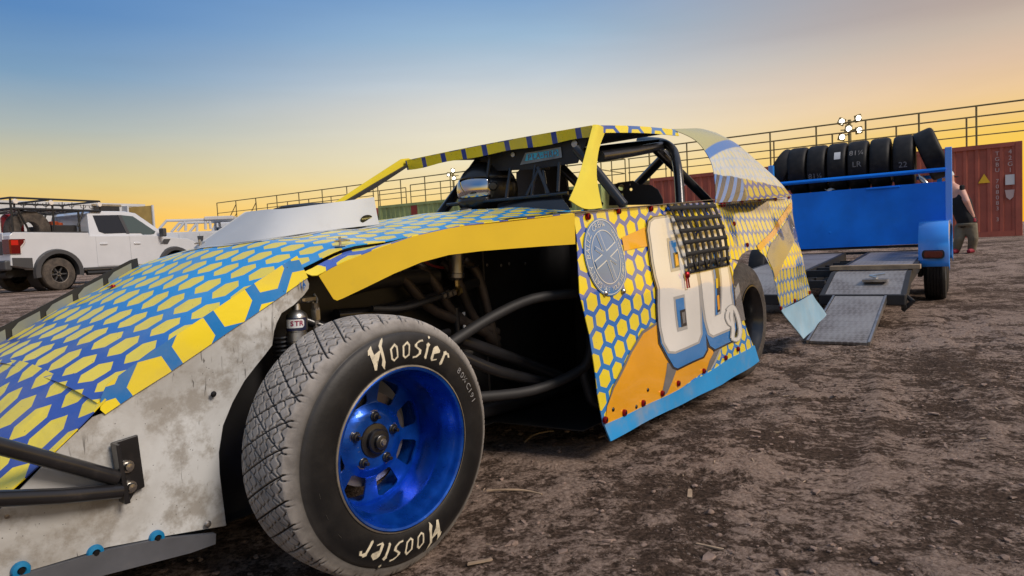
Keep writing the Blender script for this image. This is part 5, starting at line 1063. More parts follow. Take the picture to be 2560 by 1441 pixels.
tube('brake_hose', [Lp(pv(930, 772, -.42)), Lp(pv(1000, 772, -.41)), Lp(pv(1060, 756, -.41)), Lp(pv(1128, 732, -.42))], .010, 'blackmatte')
tube('engine_hose', [Lp(pv(870, 720, -.47)), Lp(pv(960, 700, -.47)), Lp(pv(1090, 690, -.47))], .028, 'blackmatte')
for q, r in (((1108, 740), .013), ((1120, 736), .016), ((1132, 733), .013), ((1146, 728), .017)): p = pv(*q, -.415); MB().lathe([(r*.6, -.009), (r, -.008), (r, .008), (r*.6, .009)], Lp(p), (1, 0, .25), 6).build('hose_fitting', M['dullmetal'] if r < .017 else M['brass'], car)
p = pv(1140, 665, -.42); MB().lathe([(0, -.055), (.018, -.055), (.030, -.045), (.031, -.03), (.0285, -.028), (.0285, .08), (0, .08)], Lp(p), (.05, 0, 1), 20).build('filter_canister', M['alu'], car, 1); p2 = pv(1143, 708, -.42); MB().lathe([(0, -.02), (.008, -.02), (.010, -.012), (.010, .012), (.007, .016), (.007, .03)], Lp(p2), (0, 0, 1), 6).build('hose_fitting', M['brass'], car)
p = pv(1160, 800, -.44); MB().cbox((p[0]-.006, -p[1]-.002, p[2]-.035), (p[0]+.006, -p[1]+.002, p[2]+.03)).build('zip_tie', M['sticker'], car)
tube('cable_loop', [Lp(pv(785, 735, -.40)), Lp(pv(793, 750, -.40)), Lp(pv(788, 772, -.40)), Lp(pv(780, 745, -.40))], .003, 'sticker', 6)
for k in range(4): tube('header_pipe', [L(.42+.13*k, -.49, .80), L(.46+.13*k, -.455, .74), L(.60+.10*k, -.450, .62-.02*k), L(.95, -.455, .50-.03*k)], .019, 'headerpipe', 10)
for k in range(3): tube('ignition_wire', [L(.30+.2*k, -.48, .86), L(.36+.2*k, -.44, .82-.02*k), L(.46+.2*k, -.46, .78)], .005, 'wirered' if k == 1 else 'blackmatte', 6)
tube('coolant_line', [L(.05, -.47, .60), L(.25, -.45, .55), L(.55, -.46, .47), L(.8, -.47, .44)], .012, 'dullmetal')
for k in range(9): MB().tube([(Lp(pv(705, 850, -.42))[0]+.024*math.cos(t), Lp(pv(705, 850, -.42))[1]+.024*math.sin(t), pv(705, 850, -.42)[2]-.012*k+.012*t/6.283) for t in np.linspace(0, 6.283, 13)], .004, 6).build('coil_spring', M['blackpaint'], car, 1)
# shock absorber with label
sc = pv(742, 810, -.385); sax = Vector((.10, .06, 1)).normalized(); pxm = .0011*1.0
def sh(t): return Vector(Lp(sc))+sax*t
shk = MB().lathe([(0, -.16), (.024, -.16), (.024, -.055), (.0275, -.055), (.0275, -.052), (.0295, -.050), (.0295, -.026), (.0275, -.024), (.0275, -.020), (.030, -.018), (.030, .020), (.0265, .030), (.012, .040), (.010, .068), (0, .07)], Lp(sc), sax, 24).build('shock_absorber', M['alu'], car, 1)
MB().lathe([(0, -.016), (.014, -.014), (.014, .014), (0, .016)], tuple(sh(.068)), (1, .3, 0), 14).build('shock_eye', M['dullmetal'], shk, 1); MB().lathe([(0, -.03), (.007, -.03), (.010, -.02), (.010, .03), (0, .03)], tuple(sh(.068)+Vector((.03, -.01, 0))), (1, .3, 0), 6).build('shock_bolt', M['steel'], shk)
toc = Vector((-float(np.array([0, 0])@np.array([0, 0])), -1, 0)); camL = Vector(((np.array([0, 0, 0])-CO)@cu, -((np.array([0, 0, 0])-CO)@cv), 0))-Vector((sc[0], -sc[1], 0)); phi0 = math.atan2(camL.y, camL.x)
def lab(a, b, r=.0304): ang = phi0+a/.030; q = sh(b); return (q.x+r*math.cos(ang), q.y+r*math.sin(ang), q.z)
sheet('shock_label', [[(-.034, -.017), (.030, -.017), (.030, .019), (-.034, .019)]], lambda a, b: lab(a, b, .0303), M['stickernavy'], shk, .006, 0); sheet('shock_label', [[(-.034, -.009), (.016, -.009), (.021, -.004), (.021, .010), (.016, .015), (-.034, .015)]], lambda a, b: lab(a, b, .0307), M['sticker'], shk, .006, 0)
for ch, x0 in zip('STR', (-.013, .0, .012)): v_, f_ = text_mesh(ch, .0195, bold=.0006); sheet('label_letter', None, lambda a, b, x0=x0: lab(a+x0, b+.003, .0312), M['stickerred'], shk, .004, 0, tri=(v_, f_))
MB().tube([Lp(pv(705, 905, -.42)), Lp(pv(703, 860, -.42))], .016, 10).build('threaded_rod', M['blackmatte'], car, 1)
p = pv(790, 800, -.40); MB().tube([(p[0], -p[1], p[2]+.05), (p[0], -p[1], p[2]-.1)], .012, 8).build('shock_mount', M['dullmetal'], car, 1); MB().lathe([(0, -.02), (.014, -.02), (.014, .01), (.008, .03)], (p[0], -p[1], p[2]+.02), (0, 0, 1), 6).build('shock_mount_nut', M['steel'], car)
# -- hood details: pins, washer, scoop, air cleaner
for q, vv in (((500, 612), None), ((850, 607), None)):
    d = ray(*q); t = .8
    while t < 5:
        P = w2c(CAMP+d*t)
        if P[2] < hz(P[0], P[1])+.012: break
        t += .002
    o = MB().lathe([(0, .030), (.004, .03), (.004, 0), (.016, .002), (.018, 0)], L(P[0], P[1], P[2]-.012), (0, 0, 1), 10).build('hood_pin', M['steel'], car, 1); MB().tube([L(P[0]-.02, P[1], P[2]+.004), L(P[0], P[1]+.012, P[2]+.010), L(P[0]+.035, P[1]+.004, P[2]+.006), L(P[0], P[1]-.01, P[2]+.004)], .0025, 5, closed=True).build('pin_clip', M['steel'], o, 1)
u_, v_ = -.20, -1.19; MB().lathe([(0, .008), (.006, .008), (.008, .004), (.018, .002), (.018, 0)], L(u_, v_, hz(u_, v_)), (0, 0, 1), 14).build('red_washer', M['redalu'], car, 1)
def grid_sheet(name, rows, m, parent, nu=6, nv=6, thick=.004, uvfn=None, flip=False):
    # smooth sheet through a grid of control points
    R1 = [smooth_path(r, nu) for r in rows]; cols = [smooth_path([r[i] for r in R1], nv) for i in range(len(R1[0]))]
    a, b = len(cols), len(cols[0]); v = [p for c in cols for p in c]; f = [(i*b+j, (i+1)*b+j, (i+1)*b+j+1, i*b+j+1) for i in range(a-1) for j in range(b-1)]
    if flip: f = [q[::-1] for q in f]
    me = bpy.data.meshes.new(name); me.from_pydata(v, [], f); me.update(); uv = me.uv_layers.new(name='UVMap')
    for lp in me.loops:
        k = lp.vertex_index; uv.data[lp.index].uv = uvfn(v[k], k//b/(a-1), (k % b)/(b-1)) if uvfn else (v[k][0], -v[k][1])
    for p in me.polygons: p.use_smooth = True
    me.materials.append(m); o = bpy.data.objects.new(name, me); COL.objects.link(o); o.parent = parent
    s = o.modifiers.new('s', 'SOLIDIFY'); s.thickness = thick; s.offset = -1; e = o.modifiers.new('e', 'EDGE_SPLIT'); e.split_angle = R_(48); return o
def sp(u, v, z): return L(u, v, z)
h = hz
nr = [[sp(.075, -1.16, h(.08, -1.16)+.004), sp(.085, -.95, h(.085, -.95)+.004), sp(.125, -.785, h(.125, -.785)+.004), sp(.33, -.760, h(.33, -.76)+.004), sp(.60, -.735, h(.60, -.735)+.004)],
      [sp(.165, -1.13, .965), sp(.17, -.96, .968), sp(.205, -.835, .966), sp(.36, -.785, .985), sp(.60, -.745, 1.005)],
      [sp(.25, -1.09, 1.028), sp(.255, -.97, 1.030), sp(.285, -.885, 1.028), sp(.40, -.815, 1.042), sp(.60, -.755, 1.068)]]
scoop = grid_sheet('hood_scoop', nr, M['scoop'], car, 5, 4, .004)
fr = [[sp(.075, -1.16, h(.08, -1.16)+.004), sp(.33, -1.19, h(.33, -1.19)+.004), sp(.60, -1.20, h(.6, -1.2)+.004)], [sp(.165, -1.13, .965), sp(.36, -1.16, .985), sp(.60, -1.18, 1.005)], [sp(.25, -1.09, 1.028), sp(.40, -1.12, 1.042), sp(.60, -1.16, 1.065)]]
grid_sheet('scoop_far_wall', fr, M['scoop'], car, 4, 4, .004)
sheet('scoop_flange', [[(.045, -1.20), (.055, -.95), (.105, -.765), (.33, -.735), (.61, -.71), (.60, -.735), (.33, -.762), (.125, -.79), (.085, -.95), (.075, -1.18)]], lambda a, b: L(a, b, hz(a, b)+.003), M['scoop'], car, .05, .002, flip=True)
ac = L(.50, -.965, .0); ao = MB().lathe([(0, .985), (.10, .988)], ac, (0, 0, 1), 24)
ac_ = MB().lathe([(.0, 1.052), (.14, 1.050), (.178, 1.040), (.182, 1.030), (.178, 1.022)], ac, (0, 0, 1), 40).build('air_cleaner', M['blackmatte'], car, 1); MB().lathe([(.178, .965), (.182, .955), (.178, .94), (0, .94)], ac, (0, 0, 1), 40).build('cleaner_base', M['blackmatte'], ac_, 1)
for k in range(72):
    if k % 1 == 0:
        t = k*2*math.pi/72; 
pleat = MB(); vs_ = []; n_ = 144
for k in range(n_): r = .168 if k % 2 else .158; t = k*2*math.pi/n_; vs_ += [(ac[0]+r*math.cos(t), ac[1]+r*math.sin(t), .955), (ac[0]+r*math.cos(t), ac[1]+r*math.sin(t), 1.032)]
pleat.add(vs_, [(2*k, 2*((k+1) % n_), 2*((k+1) % n_)+1, 2*k+1) for k in range(n_)]).build('pleated_filter', M['dullmetal'], ac_)
def scl(px, py):
    p = pv(px, py, -.765); return p
p = scl(909, 549); MB().prism([(.031*math.cos(t), .016*math.sin(t)) for t in np.linspace(0, 2*math.pi, 25)[:-1]], lambda a, b, h: L(p[0]+a, -.748+.0+.003-h*.5-.02*(p[2]+b-.95), p[2]+b+a*.12), .001).build('oval_sticker', M['blackprint'], car)
v_, f_ = text_mesh('POWER', .0125); mkobj('sticker_letters', [L(p[0]+a, -.7445-.02*(p[2]+b-.95), p[2]+b+.002+a*.12) for a, b in v_], f_, M['stickeryel'], scoop, recalc=False) if False else None
for ch, x0 in zip('POWERVITUS', np.linspace(-.024, .024, 10)): v_, f_ = text_mesh(ch, .0085); mkobj('sticker_letter', [L(p[0]+a+x0, -.7440-.02*(p[2]+b-.95), p[2]+b+.002+(a+x0)*.12) for a, b in v_], f_, M['stickeryel'], scoop, recalc=False)
# -- roof, lips, pillars, sail panel
RFL, RFR = np.array([1.50, -.29, 1.374]), np.array([1.395, -1.395, 1.338]); RRL, RRR = np.array([2.42, -.29, 1.452]), np.array([2.38, -1.38, 1.42])
def roofp(s, t):   # s across left to right, t front to rear
    p = (RFL*(1-s)+RFR*s)*(1-t)+(RRL*(1-s)+RRR*s)*t; p = p.copy(); p[2] += .006*math.sin(math.pi*s)+.025*math.sin(math.pi*s)*math.sin(math.pi*t)+.008*math.sin(math.pi*t); return p
ro = sheet('roof', [[(0, 0), (1, 0), (1, 1), (0, 1)]], lambda a, b: Lp(roofp(a, b)), M['roofhex'], car, .08, .003, flip=False, uvfn=lambda a, b: tuple(roofp(a, b)[:2]))
sheet('headliner', [[(0.01, 0.01), (.99, 0.01), (.99, .99), (.01, .99)]], lambda a, b: Lp(roofp(a, b)-np.array([0, 0, .012])), M['blackmatte'], car, .2, .003)
def lip(s, k): p = roofp(s, 0); return L(p[0]+.012*k-.004*math.sin(s*25), p[1], p[2]-.048*k+.004*math.sin(s*19)*k)
sheet('roof_lip', [[(0, 0), (1, 0), (1, 1), (0, 1)]], lambda a, b: lip(a, b), M['roofhex'], car, .05, .003, uvfn=lambda a, b: (b*.05+1.475, -.29-1.1*a), flip=True)
def slip(t, k): p = roofp(0, t); return L(p[0], p[1]+.006+.012*k, p[2]-.035*k)
sheet('roof_side_lip', [[(0, 0), (1, 0), (1, 1), (0, 1)]], slip, M['roofhex'], car, .08, .003, uvfn=lambda a, b: (1.5+.92*a, b*.05-.3))
pil = [[Lp(pv(1423, 500, -.055)), Lp(pv(1462, 522, -.045)), Lp(pv(1506, 520, -.05))], [Lp(pv(1447, 440, -.13)), Lp(pv(1470, 440, -.12)), Lp(pv(1492, 440, -.13))], [Lp(pv(1467, 370, -.22)), Lp(pv(1482, 372, -.21)), Lp(pv(1498, 372, -.22))], [Lp(pv(1482, 312, -.285)), Lp(pv(1498, 313, -.27)), Lp(pv(1517, 322, -.29))]]
grid_sheet('left_pillar', pil, M['yellowpale'], car, 5, 5, .003)
MB().prism([tuple(pv(x, y, -1.41)[[0, 2]]) for x, y in ((1003, 398), (1022, 396), (1036, 404), (1012, 418), (930, 466), (850, 512), (826, 514), (915, 455))], lambda a, b, h: L(a, -1.41-h, b), .004).build('right_pillar', M['yellowpale'], car)
MB().prism([tuple(pv(x, y, -1.40)[[0, 2]]) for x, y in ((1012, 414), (1022, 414), (930, 474), (860, 512), (846, 513), (930, 462))], lambda a, b, h: L(a, -1.405+h, b), .02).build('right_pillar_tube', M['blackmatte'], car)
S = lambda x, y, v: Lp(pv(x, y, v))
srows = [[S(1678, 324, -.29), S(1715, 323, -.29), S(1750, 323, -.295), S(1790, 333, -.31)], [S(1738, 352, -.225), S(1775, 345, -.225), S(1812, 348, -.23), S(1840, 360, -.235)], [S(1774, 400, -.165), S(1815, 392, -.175), S(1858, 395, -.185), S(1892, 404, -.19)], [S(1786, 450, -.105), S(1838, 446, -.125), S(1892, 446, -.145), S(1945, 452, -.155)], [S(1788, 508, -.066), S(1850, 503, -.098), S(1915, 497, -.122), S(1978, 491, -.138)]]
def sailmat():
    m = bpy.data.materials.new('sail_vinyl'); t = NT(m); b = t.b; uv = t.coord('UV'); s = t.N.new('ShaderNodeSeparateXYZ'); t.set(s, 0, uv); ob = t.coord('Object')
    f = hexmask(t, t.mapping(uv, (1.1, .62, 1)), .085, .085, .25, 0, (.01, .02)); low = t.mix(f, c4((.03, .06, .28)), c4((.55, .42, .02)))
    str_ = t.math('FRACT', t.math('MULTIPLY', t.math('ADD', s.outputs[0], t.math('MULTIPLY', s.outputs[1], -.55)), 9)); low = t.mix(t.math('MULTIPLY', t.ramp(s.outputs[0], .46, .40), t.ramp(str_, .55, .6)), t.mix(t.ramp(s.outputs[0], .46, .40), low, c4((.03, .03, .033))), c4((.05, .20, .55)))
    f2 = hexmask(t, t.mapping(uv, (1.1, .8, 1)), .085, .085, .3, 0, (.03, .0)); midc = t.mix(f2, c4((.36, .48, .62)), c4((.66, .60, .26))); midc = t.mix(t.ramp(t.noise(t.mapping(ob, (26, 26, 5), (0, .5, 0)), 1.2, 3), .35, .65, .25, .75), midc, c4((.66, .66, .62)))  # pale mid zone paints the bright sky reflection into the vinyl
    edge = t.math('ADD', s.outputs[1], t.math('ADD', t.math('MULTIPLY', s.outputs[0], .17), t.math('MULTIPLY', t.noise(t.mapping(uv, (9, 0, 0)), 1, 2), .05))); c = t.mix(t.ramp(edge, .335, .35), low, midc); dg = t.math('ADD', s.outputs[1], t.math('MULTIPLY', s.outputs[0], -.18))
    c = t.mix(t.ramp(dg, .50, .52), c, c4((.06, .20, .55))); c = t.mix(t.ramp(dg, .60, .62), c, c4((.46, .44, .20)))
    t.set(b, 'Base Color', c); b.inputs['Roughness'].default_value = .18; b.inputs['Coat Weight'].default_value = .4; t.set(b, 'Normal', t.bump(t.noise(t.mapping(ob, (30, 30, 6), (0, .6, 0)), 1, 3), .35, .008)); return m
M['sail'] = sailmat()
grid_sheet('sail_panel', srows, M['sail'], car, 6, 6, .003, uvfn=lambda p, a, b: (a, 1-b))
# -- cage
def cage(name, pts, r=.024, sm=5): return tube(name, pts, r, 'blackpaint', 12, sm)
cage('roll_cage_tube', [S(1701, 512, -.16), S(1697, 450, -.19), S(1692, 410, -.22), S(1682, 376, -.28), S(1654, 357, -.38), S(1600, 352, -.60)], .025)
cage('roll_cage_tube', [S(1560, 514, -.12), S(1494, 432, -.24), S(1440, 372, -.34)], .022, 0)
cage('roll_cage_tube', [S(1640, 374, -.36), S(1705, 437, -.30), S(1775, 508, -.20)], .025, 0); cage('roll_cage_tube', [S(1590, 464, -.70), S(1668, 384, -.42)], .027, 0)
cage('roll_cage_tube', [S(1500, 392, -.33), S(1580, 380, -.34), S(1655, 366, -.36)], .026, 0); cage('roll_cage_tube', [S(1088, 556, -1.24), S(1150, 470, -1.23), S(1206, 392, -1.22), S(1216, 378, -1.2)], .027, 0)
hp = pv(1216, 382, -1.2); hq = pu(1445, 352, 1.66); cage('roll_cage_tube', [Lp(hp), Lp(hq)], .025, 0); cage('roll_cage_tube', [Lp(hp), L(2.30, -1.2, 1.40)], .025, 0); cage('roll_cage_tube', [L(2.30, -1.2, 1.40), S(1654, 357, -.38)], .025, 0); cage('roll_cage_tube', [L(2.30, -1.2, 1.40), L(2.30, -1.28, .95)], .027, 0)
cage('roll_cage_tube', [S(1402, 417, -.62), S(1446, 462, -.52), S(1500, 515, -.4)], .022, 0)
# windscreen rods, visor panel with plaque, cross bar
def U(x, y, u=1.62): return Lp(pu(x, y, u))
vp = sheet('visor_panel', [[tuple(pu(x, y, 1.53)[[1, 2]]) for x, y in ((1196, 398), (1238, 428), (1330, 424), (1444, 408), (1472, 338), (1330, 362))]], lambda a, b: L(1.53, a, b), M['blackmatte'], car, .3, .004)
def vmap(l): return lambda a, b: L(1.53-l, a, b)
pq = lambda pts: [tuple(pu(x, y, 1.524)[[1, 2]]) for x, y in pts]
sheet('plaque', [pq([(1313, 383), (1402, 368), (1405, 394), (1300, 413)])], vmap(.006), M['plaquegrey'], vp, .3, 0); sheet('plaque_face', [pq([(1317, 386), (1396, 374), (1397, 390), (1313, 403)])], vmap(.008), M['plaque'], vp, .3, 0)
for ch, x0 in zip('PLA-HRD', (1323, 1334, 1345, 1354, 1364, 1376, 1388)):
    v_, f_ = text_mesh(ch, .036, bold=.0006); p = pu(x0, 394.5-(x0-1320)*.155, 1.52); sheet('plaque_letter', None, lambda a, b, p=p: L(1.52, p[1]+a*1.0, p[2]+b+a*.02), M['blackprint'], vp, .3, 0, tri=(v_, f_))
for q, r in (((1281, 387), .012), ((1435, 360), .016)): p = pu(*q, 1.522); MB().lathe([(0, .003), (r, .002), (r, 0)], L(1.526, p[1], p[2]), (-1, 0, 0), 14).build('panel_hole', M['palegrey'], vp)
for a, b, r in (((1226, 384), (1211, 501), .010), ((1276, 421), (1266, 496), .009), ((1338, 414), (1329, 489), .008), ((1358, 428), (1367, 485), .008), ((1398, 407), (1395, 480), .008), ((1350, 421), (1317, 490), .012), ((1345, 420), (1372, 486), .010)):
    MB().tube([U(*a, 1.50), U(*b, 1.46)], r, 8).build('windscreen_rod', M['blackpaint'], car, 1)
MB().tube([U(1118, 513, 1.46), U(1260, 499, 1.46), U(1420, 483, 1.46)], .009, 8).build('windscreen_bar', M['blackpaint'], car, 1)
MB().box(U(1352, 416, 1.60), (.05, .09, .05)).build('camera_mount', M['blackmatte'], car, bevel=.012)
# dash cowl, seat, steering
cw = [U(1250, 543, 1.42), U(1425, 524, 1.42), U(1419, 486, 1.62), U(1271, 508, 1.62)]
mk = [[cw[0], tuple((np.array(cw[0])+np.array(cw[1]))/2), cw[1]], [tuple(np.array(cw[0])*.4+np.array(cw[3])*.6+np.array((-.06, 0, .02))), tuple((np.array(cw[0])+np.array(cw[1]))/2*.4+(np.array(cw[3])+np.array(cw[2]))/2*.6+np.array((-.06, 0, .03))), tuple(np.array(cw[1])*.4+np.array(cw[2])*.6+np.array((-.06, 0, .02)))], [cw[3], tuple((np.array(cw[3])+np.array(cw[2]))/2), cw[2]]]
grid_sheet('dash_cowl', mk, M['blackpaint'], car, 5, 5, .006)
sheet('dash_panel', [[(-1.55, .6), (-.1, .6), (-.1, .985), (-1.0, 1.0), (-1.55, .99)]], lambda a, b: L(1.60, a, b), M['blackmatte'], car, .4, .004)
seat = sheet('seat_headrest', [[tuple(pu(x, y, 2.05)[[1, 2]]) for x, y in ((1288, 432), (1300, 424), (1395, 414), (1424, 420), (1440, 520), (1285, 530))]], lambda a, b: L(2.05-.06*math.cos((a+.8)*5), a, b), M['blackmatte'], car, .06, .02)
wing_px = [(1522, 514), (1524, 470), (1545, 457), (1582, 452), (1596, 461), (1627, 463), (1645, 475), (1657, 500), (1657, 512)]
wq = lambda pts, u: [tuple(pu(x, y, u)[[1, 2]]) for x, y in pts]
pc_ = lambda cx, cy, r, u=2.1: wq([(cx+r*math.cos(t), cy+r*math.sin(t)) for t in np.linspace(0, 2*math.pi, 15)[:-1]], u)
sheet('seat_wing', [wq(wing_px, 2.1), pc_(1553, 469, 8), pc_(1575, 462, 2.5), pc_(1577, 474, 4), pc_(1555, 489, 5)], lambda a, b: L(2.1, a, b), M['blackmatte'], car, .2, .006)
sheet('seat_back', [[(-1.05, .3), (-.45, .3), (-.45, .95), (-.55, 1.0), (-.95, 1.0), (-1.05, .95)]], lambda a, b: L(2.2+.15*(b-.3)*.3, a, b), M['blackmatte'], car, .15, .03)
st_c = np.array([1.86, -.62, .98]); MB().lathe([(.15, -.012), (.162, 0), (.15, .012), (.138, 0)], Lp(st_c), (.9, 0, .4), 28, closed=True).build('steering_wheel', M['blackmatte'], car, 1); MB().tube([Lp(st_c), L(1.62, -.62, .88)], .018, 8).build('steering_column', M['blackmatte'], car, 1)
for t in (.5, 2.6, 4.7): MB().tube([Lp(st_c), (st_c[0]-.06*math.sin(t), -st_c[1]+.145*math.cos(t), st_c[2]+.13*math.sin(t))], .010, 6).build('steering_spoke', M['blackmatte'], car, 1)
# -- helmet resting on the deck behind the windscreen bars
hc = pu(1222, 476, 1.58); HS = .148
hloc = CO+cu*hc[0]+cv*hc[1]; hm = thing('racing_helmet', (hloc[0], hloc[1], hc[2]-HS), math.pi/2-CTH, 'matt black full face helmet with mirrored visor behind the windscreen rods', 'helmet')
# local frame: face towards -X turned to the left of the picture
_tc = -hloc[:2]/np.linalg.norm(hloc[:2]); _fv = np.array([-1., 0.])*math.cos(.5)+_tc*math.sin(.5); fd = math.atan2(-float(_fv@cv[:2]), float(_fv@cu[:2]))
def hpt(az, el, r=1.0, sx=1.0):
    x = math.cos(el)*math.cos(az); y = math.cos(el)*math.sin(az); z = math.sin(el)
    x *= 1.12 if x > 0 else 1.05; y *= .92; z = z*1.0 if z > 0 else z*1.06
    if el < -.3: x *= 1.0+.10*max(0, math.cos(az)); 
    c, s_ = math.cos(fd), math.sin(fd); return ((x*c-y*s_)*HS*r, (x*s_+y*c)*HS*r, HS+z*HS*r)
def hshell(name, azs, els, r, m, flat=None):
    v = [hpt(a, e, r) for e in els for a in azs]; A = len(azs); f = [(i*A+j, i*A+j+1, (i+1)*A+j+1, (i+1)*A+j) for i in range(len(els)-1) for j in range(A-1)]
    o = mkobj(name, v, f, m, hm, 2); s = o.modifiers.new('s', 'SOLIDIFY'); s.thickness = .006; s.offset = 0; return o
full = np.linspace(-math.pi, math.pi, 49)
hshell('shell_crown', full, np.linspace(.34, math.pi/2, 10), 1.0, M['helmet'])
hshell('shell_back', np.linspace(1.15, 2*math.pi-1.15, 36), np.linspace(-.95, .35, 9), 1.0, M['helmet'])
hshell('chin_bar', np.linspace(-1.18, 1.18, 18), np.linspace(-.95, -.28, 7), 1.03, M['helmet'])
vz = hshell('visor', np.linspace(-1.22, 1.22, 20), np.linspace(-.30, .36, 7), 1.025, M['visor'])
for a in (-1.3, 1.3): q = hpt(a, .05, 1.02); n_ = Vector((q[0], q[1], 0)).normalized(); MB().lathe([(0, .010), (.018, .009), (.024, 0)], q, n_, 14).build('visor_pivot', M['helmet'], hm, 1)
q0 = hpt(0, -.6, 1.08); MB().lathe([(0, .0), (.022, .0), (.022, .05), (.018, .06), (0, .06)], hpt(.35, -.75, 1.0), Vector(q0)-Vector((0, 0, HS*.5)), 12).build('air_port', M['helmet'], hm, 1)
MB().lathe([(.085, -.015), (.10, 0), (.085, .015)], (0, 0, .035), (0, 0, 1), 24).build('neck_roll', M['blackmatte'], hm, 1)
# ------------------------------------------------------------------ person leaning by the trailer
PY = 12.5; pf0 = pyw(2418, 633, PY); PZG = float(gheight(np.array(pf0[0]), np.array(pf0[1])))
per = thing('person', (pf0[0], pf0[1], PZG), 0, 'person in black tank top and khaki trousers bending over beside the trailer', 'person')
def pp(x, y, dy=0.):
    P = pyw(x-7, y, PY+dy); return (P[0]-pf0[0], P[1]-pf0[1], P[2]-PZG)
def fleshy(name, chains, m, parent, vox=.016):
    mb = MB()
    for pts, rr in chains: mb.tube(pts, rr, 10)
    o = mb.build(name, m, parent, 2); r = o.modifiers.new('r', 'REMESH'); r.mode = 'VOXEL'; r.voxel_size = vox; r.use_smooth_shade = True; s = o.modifiers.new('s', 'SMOOTH'); s.iterations = 6; s.factor = .5; return o
hipR, hipL, kneeR, kneeL, ankR, ankL = pp(2433, 566, -.05), pp(2410, 566, .10), pp(2440, 598, -.08), pp(2405, 598, .05), pp(2436, 627, 0), pp(2397, 627, .12)
waist, chest, neck = pp(2420, 548, .02), pp(2406, 502, .10), pp(2388, 462, .22)
body = fleshy('body', [([pp(2426, 556), waist, chest, pp(2392, 472, .18), neck], [.14, .14, .165, .12, .06]), ([neck, pp(2382, 452, .25)], [.055, .06]), ([pp(2383, 455, .25), pp(2379, 447, .26), pp(2376, 440, .27), pp(2375, 434, .27)], [.07, .095, .10, .05]), ([pp(2374, 449, .20), pp(2370, 450, .18)], [.03, .012]),
    ([pp(2392, 474, .30), pp(2370, 486, .34), pp(2352, 520, .30)], [.075, .06, .045]), ([pp(2410, 478, .02), pp(2424, 505, -.12), pp(2436, 535, -.12), pp(2440, 545, -.12)], [.075, .055, .042, .04])], M['skin'], per)
fleshy('tank_top', [([pp(2428, 562), pp(2421, 546), pp(2408, 508, .08), pp(2404, 492, .09)], [.160, .160, .182, .15]), ([pp(2404, 500, .2), pp(2394, 476, .30)], [.09, .05]), ([pp(2412, 500, .0), pp(2410, 478, .05)], [.11, .07])], M['tanktop'], per)
fleshy('trousers', [([pp(2424, 558), pp(2424, 566)], [.170, .165]), ([hipR, kneeR, ankR], [.115, .085, .070]), ([hipL, kneeL, ankL], [.115, .085, .070])], M['khaki'], per)
for a, n in ((ankR, 0), (ankL, 1)): fleshy('shoe', [([(a[0]+.05, a[1]+.04, .045), (a[0]-.02, a[1]-.03, .055), (a[0]-.13, a[1]-.10, .035)], [.048, .055, .035])], M['redcloth'], per, .012)
hx = pp(2440, 546, -.12); gl = [([hx, (hx[0]+.01, hx[1], hx[2]-.07)], [.042, .045])]
for k in range(4): gl.append(([(hx[0]-.03+.02*k, hx[1]+.01*k, hx[2]-.07), (hx[0]-.03+.022*k, hx[1]+.01*k, hx[2]-.12), (hx[0]-.045+.02*k, hx[1]+.01*k, hx[2]-.155+.01*abs(k-1))], [.012, .011, .009]))
gl.append(([(hx[0]-.03, hx[1]-.01, hx[2]-.03), (hx[0]-.065, hx[1]-.02, hx[2]-.08)], [.013, .010])); fleshy('glove', gl, M['redcloth'], per, .008)
c_ = Vector(pp(2376, 440, .27)); cp = MB().lathe([(0, .11), (.05, .105), (.09, .08), (.108, .03), (.110, 0)], c_+Vector((0, 0, -.01)), (-.2, 0, 1), 18).build('cap', M['cap'], per, 2); MB().prism([(.02, -.08), (.17, -.06), (.19, 0), (.17, .06), (.02, .08)], lambda a, b, h: (c_.x+a, c_.y+b, c_.z-.012-.12*a+h), .008).build('cap_brim', M['tanktop'], cp)
MB().box(pp(2412, 470, -.02), (.07, .07, .10)).build('shoulder_bag', M['tanktop'], per, bevel=.02)

# ------------------------------------------------------------------ loose clods, chips and twigs on the dirt
rng = np.random.RandomState(11)
def ico():
    bm = bmesh.new(); bmesh.ops.create_icosphere(bm, subdivisions=1, radius=1); v = np.array([p.co[:] for p in bm.verts]); f = [tuple(q.index for q in p.verts) for p in bm.faces]; bm.free(); return v, f
IV_, IF_ = ico()
def clear_of(x, y):
    p = np.array([x, y, 0])-CO; u, v = p@cu, p@cv
    return not ((-.4 < u < .4 and -.32 < v < .04) or (2.4 < u < 3.15 and -.32 < v < .04))
def scatter(name, n, smin, smax, flat, m, label, kind_fn, region):
    V = []; F = []
    k = 0
    while k < n:
        x = rng.uniform(*region[0]); y = region[1][0]+(region[1][1]-region[1][0])*rng.rand()**1.6
        if not clear_of(x, y): continue
        dens = float(fbm(np.array([x*1.1+4.]), np.array([y*1.1]), 3)[0])
        if dens < rng.uniform(-.55, .25): continue
        s = smin*(smax/smin)**(rng.rand()**2.6); V0, F0 = kind_fn(s); a = rng.rand()*2*math.pi; c, sn = math.cos(a), math.sin(a)
        z = gz(x, y); o = len(V); V += [(x+p[0]*c-p[1]*sn, y+p[0]*sn+p[1]*c, z+p[2]) for p in V0]; F += [tuple(i+o for i in f) for f in F0]; k += 1
    o = mkobj(name, V, F, m, None, False, recalc=False); o['kind'] = 'stuff'; o['label'] = label; return o
def clod(s):
    d = np.array([1.0, rng.uniform(.6, .95), rng.uniform(.35, .6)])*s; v = IV_*(1+rng.uniform(-.28, .28, (len(IV_), 1)))*d; v[:, 2] += s*.12; return v, IF_
